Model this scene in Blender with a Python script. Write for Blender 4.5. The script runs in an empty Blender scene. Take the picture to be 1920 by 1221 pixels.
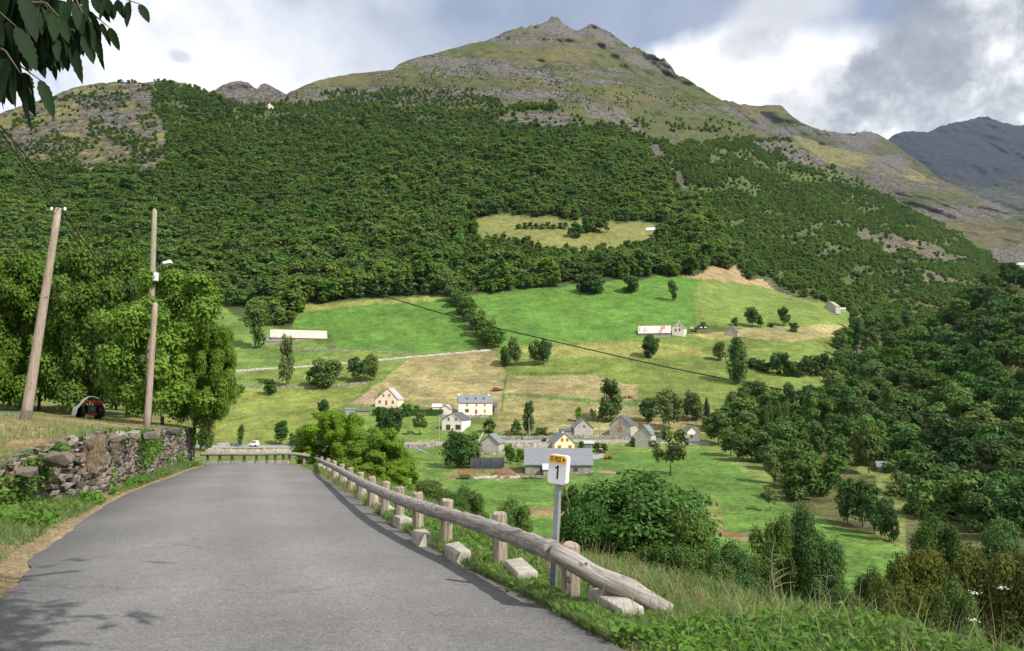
import bpy, bmesh, math, random
import numpy as np
from mathutils import Vector, Matrix
R = math.radians
random.seed(7); RNG = np.random.default_rng(7)
scene = bpy.context.scene
COL = scene.collection

# ---------------------------------------------------------------- camera, sky, sun, exposure
F, CX, CY, EYE, HOR = 1400.0, 960.0, 610.5, 1.5, 740.0      # focal length in photo pixels, eye height, horizon row
PITCH = math.atan((HOR - CY) / F)
cam_d = bpy.data.cameras.new('camera'); cam = bpy.data.objects.new('camera', cam_d); COL.objects.link(cam)
cam_d.sensor_width = 36; cam_d.lens = 36 * F / 1920; cam_d.clip_start = .05; cam_d.clip_end = 30000
cam.location = (0, 0, EYE); cam.rotation_euler = (math.pi / 2 + PITCH, 0, 0)
scene.camera = cam
SUN_AZ, SUN_EL = R(124), R(46)          # azimuth clockwise from the view direction (+Y)
sun_dir = Vector((math.sin(SUN_AZ) * math.cos(SUN_EL), math.cos(SUN_AZ) * math.cos(SUN_EL), math.sin(SUN_EL)))
sd = bpy.data.lights.new('sun', 'SUN'); so = bpy.data.objects.new('sun', sd); COL.objects.link(so)
sd.energy = 5.0; sd.angle = R(.55); sd.color = (1, .95, .87)
so.rotation_euler = sun_dir.to_track_quat('Z', 'Y').to_euler()
so.location = (20, -10, 40)
vs = scene.view_settings
vs.view_transform = 'Standard'; vs.look = 'None'; vs.gamma = 1; vs.exposure = 0.42; vs.use_curve_mapping = False
cy = scene.cycles
cy.max_bounces = 5; cy.diffuse_bounces = 2; cy.glossy_bounces = 2; cy.transmission_bounces = 3; cy.volume_bounces = 0
cy.transparent_max_bounces = 8; cy.use_denoising = True; cy.sample_clamp_indirect = 4
cy.caustics_reflective = False; cy.caustics_refractive = False

def cray(px, py):
    u, v = (px - CX) / F, (CY - py) / F
    c, s = math.cos(PITCH), math.sin(PITCH)
    return u, c - v * s, s + v * c
def P(px, py, D):                       # the point D metres ahead of the camera seen at a photo pixel
    x, y, z = cray(px, py)
    return Vector((x / y * D, D, EYE + z / y * D))
def to_px(x, y, z):                     # world (arrays) to photo pixel
    c, s = math.cos(PITCH), math.sin(PITCH)
    dz = z - EYE
    dep = y * c + dz * s
    return CX + F * x / dep, CY - F * (dz * c - y * s) / dep
def mpp(D): return D / F                # metres per photo pixel at depth D

class NT:                               # small node-tree helper
    def __init__(s, tree): s.t = tree; s.n = tree.nodes; s.l = tree.links
    def add(s, typ, **kw):
        n = s.n.new(typ)
        for k, v in kw.items():
            if k.startswith('i_'):
                key = k[2:]; key = int(key) if key.isdigit() else key.replace('_', ' ')
                s.put(n.inputs[key], v)
            else: setattr(n, k, v)
        return n
    def put(s, sock, v):
        if hasattr(v, 'is_output') or isinstance(v, bpy.types.NodeSocket): s.l.new(v, sock)
        else: sock.default_value = v
    def math(s, op, a, b=None, c=None, clamp=False):
        n = s.n.new('ShaderNodeMath'); n.operation = op; n.use_clamp = clamp
        for i, v in enumerate((a, b, c)):
            if v is not None: s.put(n.inputs[i], v)
        return n.outputs[0]
    def vmath(s, op, a, b=None):
        n = s.n.new('ShaderNodeVectorMath'); n.operation = op
        s.put(n.inputs[0], a)
        if b is not None: s.put(n.inputs[1], b)
        return n.outputs[0]
    def noise(s, vec, scale, detail=4, rough=.55, dist=0, out=0):
        n = s.add('ShaderNodeTexNoise'); s.put(n.inputs['Scale'], scale); s.put(n.inputs['Detail'], detail)
        s.put(n.inputs['Roughness'], rough); s.put(n.inputs['Distortion'], dist)
        if vec is not None: s.put(n.inputs['Vector'], vec)
        return n.outputs[out]
    def ramp(s, fac, stops, interp='LINEAR'):
        n = s.add('ShaderNodeValToRGB'); n.color_ramp.interpolation = interp
        e = n.color_ramp.elements
        while len(e) < len(stops): e.new(.5)
        for el, (p, c) in zip(e, stops):
            el.position = p; el.color = (c, c, c, 1) if isinstance(c, (int, float)) else (*c, 1)
        s.put(n.inputs[0], fac); return n.outputs[0]
    def mix(s, fac, a, b, blend='MIX'):
        n = s.add('ShaderNodeMix'); n.data_type = 'RGBA'; n.blend_type = blend; n.clamp_factor = True
        s.put(n.inputs[0], fac); s.put(n.inputs[6], a if not isinstance(a, tuple) else (*a[:3], 1)); s.put(n.inputs[7], b if not isinstance(b, tuple) else (*b[:3], 1))
        return n.outputs[2]
    def maprange(s, v, a, b, c=0, d=1, smooth=True):
        n = s.add('ShaderNodeMapRange'); n.interpolation_type = 'SMOOTHSTEP' if smooth else 'LINEAR'
        for i, q in enumerate((v, a, b, c, d)): s.put(n.inputs[i], q)
        return n.outputs[0]

world = bpy.data.worlds.new('World'); scene.world = world; world.use_nodes = True
def build_world():
    w = NT(world.node_tree); w.n.clear()
    out = w.add('ShaderNodeOutputWorld'); bg = w.add('ShaderNodeBackground')
    sky = w.add('ShaderNodeTexSky'); sky.sky_type = 'NISHITA'; sky.sun_disc = False
    sky.sun_elevation = SUN_EL; sky.sun_rotation = SUN_AZ
    sky.altitude = 1000; sky.air_density = 1.0; sky.dust_density = 1.2; sky.ozone_density = 1.2
    d = w.add('ShaderNodeTexCoord').outputs['Generated']
    sep = w.add('ShaderNodeSeparateXYZ', i_0=d)
    X, Y, Z = sep.outputs
    nA = w.noise(d, 2.6, 6, .58, .3); nB = w.noise(d, 9.5, 7, .56, .0); nC = w.noise(w.vmath('ADD', d, (5.3, 1.7, 2.9)), 19, 7, .58, .15)
    a = w.math('ARCTAN2', X, Y); e = w.math('ARCSINE', Z)
    def spot(px, py, rx, ry, soft=.55, wob=.5):      # a cloud bank lying in one direction of the sky, with a ragged rim
        cx_, cy_, cz_ = cray(px, py); L = math.sqrt(cx_**2 + cy_**2 + cz_**2)
        az, el = math.atan2(cx_, cy_), math.asin(cz_ / L)
        da = w.math('DIVIDE', w.math('SUBTRACT', a, az), rx); de = w.math('DIVIDE', w.math('SUBTRACT', e, el), ry)
        rr = w.math('SQRT', w.math('ADD', w.math('MULTIPLY', da, da), w.math('MULTIPLY', de, de)))
        nn = w.math('MULTIPLY', w.math('SUBTRACT', w.math('ADD', w.math('MULTIPLY', nB, .65), w.math('MULTIPLY', nC, .35)), .5), wob * 2.6)
        return w.maprange(w.math('ADD', rr, nn), 1.0 + soft * .5, 1.0 - soft * .5)
    thin_ = w.mix(.50, sky.outputs[0], (2.6, 3.1, 4.3))      # blue seen through a veil
    cover = w.maprange(nA, .30, .56)
    gap = spot(1230, -10, .46, .13, 1.2, .35)
    cover = w.math('MULTIPLY', cover, w.math('SUBTRACT', 1, w.math('MULTIPLY', gap, .80)))
    low = w.maprange(Z, .50, .16)                    # towards the horizon one looks through more cloud
    cover = w.math('MAXIMUM', cover, w.math('MULTIPLY', low, w.math('SUBTRACT', .93, w.math('MULTIPLY', gap, .70))))
    shade = w.maprange(w.math('ADD', w.math('MULTIPLY', nA, .5), w.math('MULTIPLY', nB, .5)), .50, .66, 1.0, .72)
    white = w.vmath('MULTIPLY', (8.6, 8.65, 8.8), w.add('ShaderNodeCombineXYZ', i_0=shade, i_1=shade, i_2=w.math('POWER', shade, .86)).outputs[0])
    c = w.mix(cover, thin_, white)
    cum = spot(1390, 165, .17, .065, .5, .35)
    c = w.mix(w.math('MULTIPLY', cum, .97), c, (9.5, 9.5, 9.5))
    cum2 = spot(1480, 18, .07, .03, .8, .6); c = w.mix(w.math('MULTIPLY', cum2, .8), c, (6.0, 6.1, 6.4))
    cum3 = spot(1905, 20, .07, .05, .6, .4); c = w.mix(w.math('MULTIPLY', cum3, .9), c, (7.6, 7.7, 7.8))
    small = spot(338, 107, .012, .006, 1.2, 1.1)
    c = w.mix(w.math('MULTIPLY', small, .42), c, (2.4, 2.8, 3.6))
    # heavy grey cumulus over the head of the valley
    dark = spot(1850, 180, .165, .10, .35, .55); dark2 = spot(1545, 215, .075, .055, .6, .55); dark3 = spot(1450, 80, .07, .018, 1.0, .5)
    dcol = w.ramp(w.math('ADD', w.math('MULTIPLY', nB, .45), w.math('MULTIPLY', nC, .55)), [(.36, (2.3, 2.5, 2.9)), (.46, (3.3, 3.5, 3.9)), (.53, (5.2, 5.35, 5.6)), (.60, (8.6, 8.6, 8.7))])
    c = w.mix(w.math('MULTIPLY', dark2, .62), c, dcol); c = w.mix(w.math('MULTIPLY', dark3, .5), c, dcol)
    c = w.mix(w.math('MULTIPLY', dark, .95), c, dcol)
    w.put(bg.inputs[0], c); bg.inputs[1].default_value = .1
    w.l.new(bg.outputs[0], out.inputs[0])
build_world()

# ---------------------------------------------------------------- helpers
def tag(o, label=None, cat=None, group=None, kind=None):
    if label: o['label'] = label
    if cat: o['category'] = cat
    if group: o['group'] = group
    if kind: o['kind'] = kind
    return o
def link(o, parent=None):
    COL.objects.link(o)
    if parent is not None: o.parent = parent
    return o
def empty(name, loc=(0, 0, 0), rz=0):
    o = bpy.data.objects.new(name, None); o.location = loc; o.rotation_euler = (0, 0, rz); o.empty_display_size = .3
    return link(o)
def npmesh(name, V, Fa, smooth=False):
    V = np.asarray(V, np.float32).reshape(-1, 3); Fa = np.asarray(Fa, np.int32)
    me = bpy.data.meshes.new(name); m, k = Fa.shape
    me.vertices.add(len(V)); me.vertices.foreach_set('co', V.ravel())
    me.loops.add(m * k); me.loops.foreach_set('vertex_index', Fa.ravel())
    me.polygons.add(m); me.polygons.foreach_set('loop_start', np.arange(0, m * k, k, dtype=np.int32))
    if smooth: me.polygons.foreach_set('use_smooth', np.ones(m, bool))
    me.update(calc_edges=True); return me
def obj(name, me, mat=None, parent=None):
    if mat is not None and not me.materials: me.materials.append(mat)
    return link(bpy.data.objects.new(name, me), parent)

class MB:                               # collects simple solids into one mesh
    def __init__(s): s.v = []; s.f = []
    def add(s, vs, fs):
        o = len(s.v); s.v += [tuple(v) for v in vs]; s.f += [tuple(i + o for i in f) for f in fs]; return s
    def box(s, x0, x1, y0, y1, z0, z1):
        return s.add([(x0,y0,z0),(x1,y0,z0),(x1,y1,z0),(x0,y1,z0),(x0,y0,z1),(x1,y0,z1),(x1,y1,z1),(x0,y1,z1)],
                     [(0,3,2,1),(4,5,6,7),(0,1,5,4),(1,2,6,5),(2,3,7,6),(3,0,4,7)])
    def prism(s, poly, y0, y1):         # polygon in XZ pushed along Y
        n = len(poly)
        vs = [(x, y0, z) for x, z in poly] + [(x, y1, z) for x, z in poly]
        fs = [tuple(range(n)), tuple(range(2*n-1, n-1, -1))] + [(i+n, (i+1) % n+n, (i+1) % n, i) for i in range(n)]
        return s.add(vs, fs)
    def tube(s, pts, rad, seg=8, cap=True):
        pts = [Vector(p) for p in pts]; rings = []
        n = len(pts); o = len(s.v)
        for i, p in enumerate(pts):
            t = (pts[min(i+1, n-1)] - pts[max(i-1, 0)]).normalized()
            a = t.cross(Vector((0, 0, 1)));
            if a.length < .05: a = t.cross(Vector((0, 1, 0)))
            a.normalize(); b = t.cross(a)
            r = rad[i] if isinstance(rad, (list, tuple)) else rad
            for k in range(seg):
                q = p + (a * math.cos(2*math.pi*k/seg) + b * math.sin(2*math.pi*k/seg)) * r
                s.v.append(tuple(q))
        for i in range(n-1):
            for k in range(seg):
                k2 = (k+1) % seg
                s.f.append((o+i*seg+k, o+i*seg+k2, o+(i+1)*seg+k2, o+(i+1)*seg+k))
        if cap:
            s.f.append(tuple(o+k for k in range(seg-1, -1, -1))); s.f.append(tuple(o+(n-1)*seg+k for k in range(seg)))
        return s
    def lathe(s, prof, axis='Z', seg=14, c=(0, 0, 0)):   # prof [(r,h)]
        o = len(s.v)
        for r, h in prof:
            for k in range(seg):
                a = 2*math.pi*k/seg; x, y = r*math.cos(a), r*math.sin(a)
                p = {'Z': (x, y, h), 'X': (h, x, y), 'Y': (x, h, y)}[axis]
                s.v.append((p[0]+c[0], p[1]+c[1], p[2]+c[2]))
        for i in range(len(prof)-1):
            for k in range(seg):
                k2 = (k+1) % seg; s.f.append((o+i*seg+k, o+i*seg+k2, o+(i+1)*seg+k2, o+(i+1)*seg+k))
        return s
    def mesh(s, name, smooth=False):
        me = bpy.data.meshes.new(name); me.from_pydata(s.v, [], s.f)
        bm = bmesh.new(); bm.from_mesh(me); bmesh.ops.recalc_face_normals(bm, faces=bm.faces); bm.to_mesh(me); bm.free()
        if smooth: me.polygons.foreach_set('use_smooth', [True]*len(me.polygons))
        me.update(); return me
    def build(s, name, mat, parent=None, smooth=False): return obj(name, s.mesh(name, smooth), mat, parent)

# numpy value noise
_perm = np.random.default_rng(3).random(4096).astype(np.float64)
def _h(ix, iy, iz): return _perm[(ix * 374761 + iy * 668265 + iz * 921343) & 4095]
def vnoise(x, y, z=0.0):
    x, y, z = np.broadcast_arrays(np.asarray(x, float), np.asarray(y, float), np.asarray(z, float))
    ix, iy, iz = (np.floor(a).astype(np.int64) for a in (x, y, z)); fx, fy, fz = x-ix, y-iy, z-iz
    fx, fy, fz = (a*a*(3-2*a) for a in (fx, fy, fz)); r = 0
    for dx in (0, 1):
        for dy in (0, 1):
            for dz in (0, 1):
                r = r + _h(ix+dx, iy+dy, iz+dz) * np.where(dx, fx, 1-fx) * np.where(dy, fy, 1-fy) * np.where(dz, fz, 1-fz)
    return r * 2 - 1
def fbm(x, y, z=0.0, oct=5, gain=.5):
    r, a, f = 0, 1, 1
    for i in range(oct):
        r = r + a * vnoise(x*f + 17.3*i, y*f + 9.1*i, z*f + 4.7*i); a *= gain; f *= 2.03
    return r
def ridged(x, y, z=0.0, oct=5):
    r, a, f = 0, 1, 1
    for i in range(oct):
        r = r + a * (1 - 2*np.abs(vnoise(x*f + 31*i, y*f + 5*i, z*f))); a *= .5; f *= 2.1
    return r
def inpoly(px, py, poly):
    px, py = np.asarray(px, float), np.asarray(py, float); r = np.zeros(px.shape, bool)
    n = len(poly)
    for i in range(n):
        x0, y0 = poly[i]; x1, y1 = poly[(i+1) % n]
        if y0 == y1: continue
        c = ((y0 > py) != (y1 > py)) & (px < (x1-x0) * (py-y0) / (y1-y0) + x0)
        r ^= c
    return r
# ---------------------------------------------------------------- materials
MATS = {}
def mat(name):
    m = bpy.data.materials.new(name); m.use_nodes = True
    t = NT(m.node_tree); t.n.clear()
    out = t.add('ShaderNodeOutputMaterial'); b = t.add('ShaderNodeBsdfPrincipled'); t.l.new(b.outputs[0], out.inputs[0])
    b.inputs['Roughness'].default_value = .85; b.inputs['Specular IOR Level'].default_value = .25
    MATS[name] = m; return m, t, b, out
def coords(t, kind='Object'): return t.add('ShaderNodeTexCoord').outputs[kind]
def bump(t, b, h, strength=.5, dist=.05):
    n = t.add('ShaderNodeBump'); n.inputs['Strength'].default_value = strength; n.inputs['Distance'].default_value = dist
    t.put(n.inputs['Height'], h); t.l.new(n.outputs[0], b.inputs['Normal'])
def simple(name, col, rough=.8, var=.25, scale=3, metal=0, spec=.25, detail=5, bumpd=0):
    m, t, b, o = mat(name); v = coords(t)
    n = t.noise(v, scale, detail, .6)
    f = t.maprange(n, .25, .75, 1-var, 1+var, False)
    c = t.vmath('MULTIPLY', col, t.add('ShaderNodeCombineXYZ', i_0=f, i_1=f, i_2=f).outputs[0])
    t.put(b.inputs['Base Color'], c); b.inputs['Roughness'].default_value = rough; b.inputs['Metallic'].default_value = metal
    b.inputs['Specular IOR Level'].default_value = spec
    if bumpd: bump(t, b, n, .6, bumpd)
    return m
def leafmat(name, col, col2, translucent=.3, nscale=.35, hue=.06, valv=.35, sat=.25):
    """foliage: colour differs from tree to tree and from clump to clump"""
    m, t, b, o = mat(name)
    rnd = t.add('ShaderNodeObjectInfo').outputs['Random']
    geo = t.add('ShaderNodeNewGeometry').outputs['Position']
    n = t.noise(geo, nscale, 3, .6); rp = t.add('ShaderNodeNewGeometry').outputs['Random Per Island']
    c = t.mix(t.maprange(n, .35, .65), col, col2)
    c = t.mix(t.math('MULTIPLY', rp, .45), c, tuple(x*1.7 for x in col2))
    hs = t.add('ShaderNodeHueSaturation'); t.put(hs.inputs['Color'], c)
    t.put(hs.inputs['Hue'], t.math('ADD', .5 - hue*.62, t.math('MULTIPLY', rnd, hue)))
    r2 = t.math('FRACT', t.math('MULTIPLY', rnd, 17.31))
    t.put(hs.inputs['Value'], t.math('ADD', 1 - valv*.8, t.math('MULTIPLY', r2, valv*1.7)))
    t.put(hs.inputs['Saturation'], t.math('ADD', 1.03 - sat, t.math('MULTIPLY', t.math('FRACT', t.math('MULTIPLY', rnd, 7.77)), sat)))
    t.put(b.inputs['Base Color'], hs.outputs[0]); b.inputs['Roughness'].default_value = .65; b.inputs['Specular IOR Level'].default_value = .09
    tr = t.add('ShaderNodeBsdfTranslucent'); t.l.new(hs.outputs[0], tr.inputs[0])
    mx = t.add('ShaderNodeMixShader'); mx.inputs[0].default_value = translucent
    t.l.new(b.outputs[0], mx.inputs[1]); t.l.new(tr.outputs[0], mx.inputs[2]); t.l.new(mx.outputs[0], o.inputs[0])
    return m

# terrain: base colours come from the 'col' attribute (meadow, hay, scree ...), rock shows where 'rock' is high
def terrain_mat(name, nscale=1.0, rockcol=((.062, .057, .051), (.215, .20, .178)), rough=.95):
    m, t, b, o = mat(name)
    at = t.add('ShaderNodeAttribute', attribute_name='col').outputs['Color']
    rk = t.add('ShaderNodeAttribute', attribute_name='rock').outputs['Fac']
    pos = t.add('ShaderNodeNewGeometry').outputs['Position']
    n1 = t.noise(pos, .02*nscale, 4, .62); n2 = t.noise(pos, .16*nscale, 5, .68); n3 = t.noise(pos, .9*nscale, 3, .65)
    f = t.math('MULTIPLY', t.maprange(n1, .3, .7, .84, 1.16, False), t.math('MULTIPLY', t.maprange(n2, .3, .7, .68, 1.32, False), t.maprange(n3, .3, .7, .60, 1.40, False)))
    rough_ = t.maprange(rk, .08, .35)                 # wild slopes are far more mottled than mown meadows
    mot = t.math('MULTIPLY', t.maprange(t.noise(pos, .045*nscale, 6, .72), .34, .66, .42, 1.55, False), t.maprange(t.noise(pos, .20*nscale, 4, .7), .34, .66, .60, 1.40, False))
    f = t.math('MULTIPLY', f, t.math('ADD', t.math('MULTIPLY', rough_, t.math('SUBTRACT', mot, 1)), 1))
    c = t.vmath('MULTIPLY', at, t.add('ShaderNodeCombineXYZ', i_0=f, i_1=f, i_2=f).outputs[0])
    dry = t.mix(t.math('MULTIPLY', t.maprange(t.noise(pos, .055*nscale, 4, .65), .52, .72), .35), c, t.vmath('MULTIPLY', c, (1.5, 1.12, 1.15)))
    sv = t.vmath('MULTIPLY', pos, (1, 1, 2.2))
    nr = t.noise(sv, .06*nscale, 7, .74); nr2 = t.noise(sv, .30*nscale, 5, .7, .4)
    rc = t.mix(t.maprange(nr2, .36, .64), rockcol[0], rockcol[1])
    vk = t.add('ShaderNodeTexVoronoi'); vk.feature = 'DISTANCE_TO_EDGE'; vk.inputs['Scale'].default_value = .05*nscale; t.put(vk.inputs['Vector'], t.vmath('ADD', sv, t.vmath('MULTIPLY', t.noise(pos, .05*nscale, 3, .6, 0, 1), (22/nscale, 22/nscale, 22/nscale))))
    rc = t.mix(t.maprange(vk.outputs[0], .02, .16, .75, 0), rc, tuple(x*.45 for x in rockcol[0]))
    thr = t.math('SUBTRACT', 1.02, rk)
    rmask = t.maprange(t.math('SUBTRACT', t.maprange(nr, .28, .72, 0, 1, False), thr), -.06, .06)
    cc = t.mix(rmask, dry, rc)
    t.put(b.inputs['Base Color'], cc); b.inputs['Roughness'].default_value = rough; b.inputs['Specular IOR Level'].default_value = .12
    h = t.math('ADD', t.math('MULTIPLY', n2, 1.0), t.math('ADD', t.math('MULTIPLY', n3, .35), t.math('MULTIPLY', t.math('MULTIPLY', nr2, rmask), 3.0)))
    bump(t, b, h, .7, 1.6 / nscale)
    return m
M_TERR = terrain_mat('mountain_ground')
M_NEAR = terrain_mat('verge_earth', 14)
M_FARROCK_SHADE = terrain_mat('far_rock_cloud_shade', .25, ((.016, .020, .028), (.042, .047, .056)))  # cloud shade is put into the rock colour, darkened and tinted blue

# asphalt
m, t, b, o = mat('asphalt'); v = coords(t)
M_ASPH = m
big = t.math('ADD', t.math('MULTIPLY', t.noise(v, .5, 5, .6), .5), t.math('MULTIPLY', t.noise(v, 5, 5, .7), .5)); fine = t.noise(v, 34, 4, .8); sp = t.noise(v, 160, 2, .8)
tone = t.add('ShaderNodeAttribute', attribute_name='tone').outputs['Fac']
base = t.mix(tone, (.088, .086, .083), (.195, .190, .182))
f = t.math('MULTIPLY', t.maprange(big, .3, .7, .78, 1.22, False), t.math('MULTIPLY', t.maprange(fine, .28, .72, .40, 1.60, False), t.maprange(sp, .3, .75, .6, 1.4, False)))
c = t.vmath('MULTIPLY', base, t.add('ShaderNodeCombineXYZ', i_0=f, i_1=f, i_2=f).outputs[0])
chip = t.maprange(t.noise(v, 95, 2, .6), .70, .76)
c = t.mix(t.math('MULTIPLY', chip, .5), c, (.38, .37, .35))
st = t.maprange(t.noise(t.vmath('MULTIPLY', v, (1.0, 2.2, 1)), .75, 6, .62, .6), .69, .75)
c = t.mix(t.math('MULTIPLY', st, .45), c, (.05, .05, .05))
ve = t.add('ShaderNodeTexVoronoi'); ve.feature = 'DISTANCE_TO_EDGE'; ve.inputs['Scale'].default_value = .33
t.put(ve.inputs['Vector'], t.vmath('ADD', v, t.vmath('MULTIPLY', t.noise(v, 1.3, 5, .65, 0, 1), (.9, .9, 0))))
crk = t.math('MULTIPLY', t.maprange(ve.outputs[0], .004, .012, 1, 0), t.maprange(t.noise(v, .35, 3, .5), .50, .60))
c = t.mix(t.math('MULTIPLY', crk, .28), c, (.035, .034, .033))
t.put(b.inputs['Base Color'], c); b.inputs['Roughness'].default_value = .8; b.inputs['Specular IOR Level'].default_value = .3
bump(t, b, t.math('ADD', fine, t.math('MULTIPLY', sp, .7)), .55, .006)

# weathered wood (grain along local X)
def wood(name, c0, c1, ax=(1, 14, 14)):
    m, t, b, o = mat(name); v = t.vmath('MULTIPLY', coords(t), ax)
    w_ = t.noise(v, 2.2, 8, .7, 1.2); k = t.noise(coords(t), 5, 3, .6)
    c = t.mix(t.maprange(w_, .32, .66), c0, c1)
    c = t.mix(t.maprange(k, .68, .76), c, tuple(x*.35 for x in c0))
    lich = t.maprange(t.noise(coords(t), 9, 5, .7), .62, .72)
    c = t.mix(t.math('MULTIPLY', lich, .35), c, (.33, .34, .26))
    t.put(b.inputs['Base Color'], c); bump(t, b, w_, .8, .012); return m
M_RAIL = wood('grey_log', (.135, .120, .108), (.36, .33, .295))
M_POST = wood('grey_post', (.14, .11, .085), (.40, .335, .265), (12, 12, 1))
M_POLE = wood('pole_wood', (.20, .155, .12), (.37, .30, .24), (16, 16, .8))
M_POLE2 = wood('pole_wood_mossy', (.19, .18, .12), (.34, .31, .22), (16, 16, .8))
M_POLED = wood('pole_foot', (.06, .05, .04), (.12, .10, .08), (16, 16, .8))
M_CONC = simple('concrete', (.36, .335, .285), .9, .42, 7, bumpd=.012, detail=8)
M_STEEL = simple('galvanised', (.36, .38, .40), .45, .18, 7, metal=.55, spec=.5)
M_STEELD = simple('galvanised_dull', (.16, .17, .18), .5, .15, 7, metal=.4, spec=.5)
M_WHITE = simple('white_enamel', (.80, .80, .79), .4, .03, 4, spec=.5)
M_YEL = simple('yellow_enamel', (.86, .46, .02), .4, .05, 4, spec=.5)
M_BLACK = simple('black_paint', (.012, .012, .014), .5, .1, 4)
M_RUBBER = simple('rubber', (.018, .018, .018), .8, .3, 6)
M_RED = simple('red_paint', (.50, .035, .02), .45, .2, 3, spec=.5)
M_DRED = simple('dark_red_paint', (.22, .045, .04), .6, .25, 3)
M_GREEN = simple('green_paint', (.02, .13, .05), .5, .2, 3)
M_ENGINE = simple('engine_grey', (.06, .06, .06), .6, .4, 9)
M_TARP = simple('tarp', (.50, .52, .42), .6, .2, 4, bumpd=.03)
M_BTARP = simple('black_sheet', (.025, .026, .03), .28, .3, 1.2, spec=.6, bumpd=.12)
M_STONE = [simple('wall_stone_%d' % i, c, .9, .42, 5, detail=8, bumpd=.03) for i, c in enumerate(
    [(.125, .108, .088), (.18, .156, .128), (.080, .070, .062), (.225, .200, .168), (.145, .112, .086)])]
M_EARTH = simple('earth', (.10, .08, .055), .95, .4, 4, bumpd=.03)
M_SOIL = simple('tilled_soil', (.24, .165, .115), .95, .3, 1.2, bumpd=.1)
M_DUNG = simple('dung_heap', (.16, .10, .065), .95, .45, 1.5, bumpd=.25)
M_GRAVEL = simple('gravel', (.17, .175, .185), .95, .4, 14, bumpd=.02, detail=8)
M_BARK = simple('bark', (.10, .082, .062), .95, .4, 6, bumpd=.03)
M_DEAD = simple('dead_wood', (.20, .18, .155), .9, .3, 6)
M_CABLE = simple('cable', (.012, .012, .013), .6, .1)
M_GLASS = simple('window_pane', (.045, .05, .058), .15, .2, .8, spec=.6)
M_WALLW = simple('white_render', (.76, .73, .66), .9, .08, 1.2)
M_WALLC = simple('cream_render', (.77, .62, .48), .9, .08, 1.2)
M_WALLCR = simple('pale_cream_render', (.80, .73, .60), .9, .08, 1.2)
M_WALLY = simple('yellow_render', (.77, .64, .42), .9, .07, 1.2)
M_SHUT = simple('orange_shutter', (.60, .17, .025), .6, .1, 2)
M_SHUTB = simple('brown_shutter', (.34, .10, .035), .6, .1, 2)
M_FRAME = simple('window_frame', (.55, .50, .44), .6, .1, 2)
M_SLATE = simple('slate_roof', (.165, .175, .19), .7, .22, 1.6, spec=.35)
M_SLATED = simple('dark_slate_roof', (.085, .085, .095), .7, .3, 1.6, spec=.35)
M_ROOFL = simple('pale_sheet_roof', (.38, .37, .36), .6, .14, .9, spec=.35)
M_ROOFC = simple('cream_sheet_roof', (.43, .38, .32), .7, .14, .35)
M_ROOFW = simple('white_sheet_roof', (.50, .52, .55), .45, .1, .5)
m, t, b, o = mat('rusty_sheet_roof'); M_RUST = m
v = coords(t); n = t.noise(t.vmath('MULTIPLY', v, (1, .25, .25)), .45, 6, .7)
t.put(b.inputs['Base Color'], t.mix(t.maprange(n, .53, .63), (.50, .47, .45), (.34, .16, .09)))
def stonewall(name, c0, c1, mortar, sc=1.6):
    m, t, b, o = mat(name); v = coords(t)
    vo = t.add('ShaderNodeTexVoronoi'); vo.feature = 'F1'; t.put(vo.inputs['Vector'], t.vmath('MULTIPLY', v, (1, 1, 1.5))); vo.inputs['Scale'].default_value = sc
    ve = t.add('ShaderNodeTexVoronoi'); ve.feature = 'DISTANCE_TO_EDGE'; t.put(ve.inputs['Vector'], t.vmath('MULTIPLY', v, (1, 1, 1.5))); ve.inputs['Scale'].default_value = sc
    k = t.add('ShaderNodeSeparateColor', i_0=vo.outputs['Color']).outputs[0]
    c = t.mix(k, c0, c1); c = t.mix(t.maprange(ve.outputs[0], .03, .10, 1, 0), c, mortar)
    c = t.mix(t.math('MULTIPLY', t.maprange(t.noise(v, .5, 5, .6), .45, .7), .35), c, tuple(x*.5 for x in c0))
    t.put(b.inputs['Base Color'], c); bump(t, b, ve.outputs[0], .7, .15); return m
M_RUBBLE = stonewall('rubble_wall', (.19, .165, .135), (.36, .32, .265), (.33, .30, .25))
M_RUBBLEL = stonewall('pale_rubble_wall', (.33, .30, .26), (.46, .42, .37), (.42, .39, .34))
M_DRYST = stonewall('dry_stone', (.15, .135, .12), (.33, .30, .27), (.07, .06, .05), 1.1)

# foliage
L_FOREST = leafmat('forest_leaves', (.064, .128, .023), (.108, .188, .030), .48, .012, .05, .30, .16)
L_BROAD = leafmat('broad_leaves', (.044, .100, .018), (.072, .142, .023), .25, .10, .035, .28, .15)
L_DARK = leafmat('dark_leaves', (.030, .074, .017), (.052, .108, .022), .24, .10, .03, .26, .15)
L_OLIVE = leafmat('olive_leaves', (.068, .116, .026), (.100, .152, .032), .25, .12, .03, .2, .15)
L_YEL = leafmat('yellow_green_leaves', (.100, .190, .018), (.155, .245, .025), .35, .4, .02, .12, .06)
L_AUT = leafmat('turning_leaves', (.056, .086, .018), (.088, .106, .021), .28, .25, .02, .15, .08)
L_ASH = leafmat('ash_leaves', (.050, .106, .015), (.094, .166, .023), .28, .30, .012, .12, .06)
L_ASH2 = leafmat('fresh_ash_leaves', (.068, .142, .018), (.122, .205, .027), .30, .30, .012, .12, .06)
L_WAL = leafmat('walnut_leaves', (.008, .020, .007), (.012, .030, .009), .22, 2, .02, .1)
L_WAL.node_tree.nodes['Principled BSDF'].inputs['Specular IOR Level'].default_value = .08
L_CON = leafmat('needles', (.020, .048, .022), (.030, .064, .026), .1, .3, .02, .2)
L_GRASS = leafmat('grass_blades', (.100, .178, .028), (.150, .225, .038), .35, .5, .02, .1)
L_LUSH = leafmat('weed_leaves', (.056, .140, .020), (.095, .190, .028), .35, 2.0, .02, .1)
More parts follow.
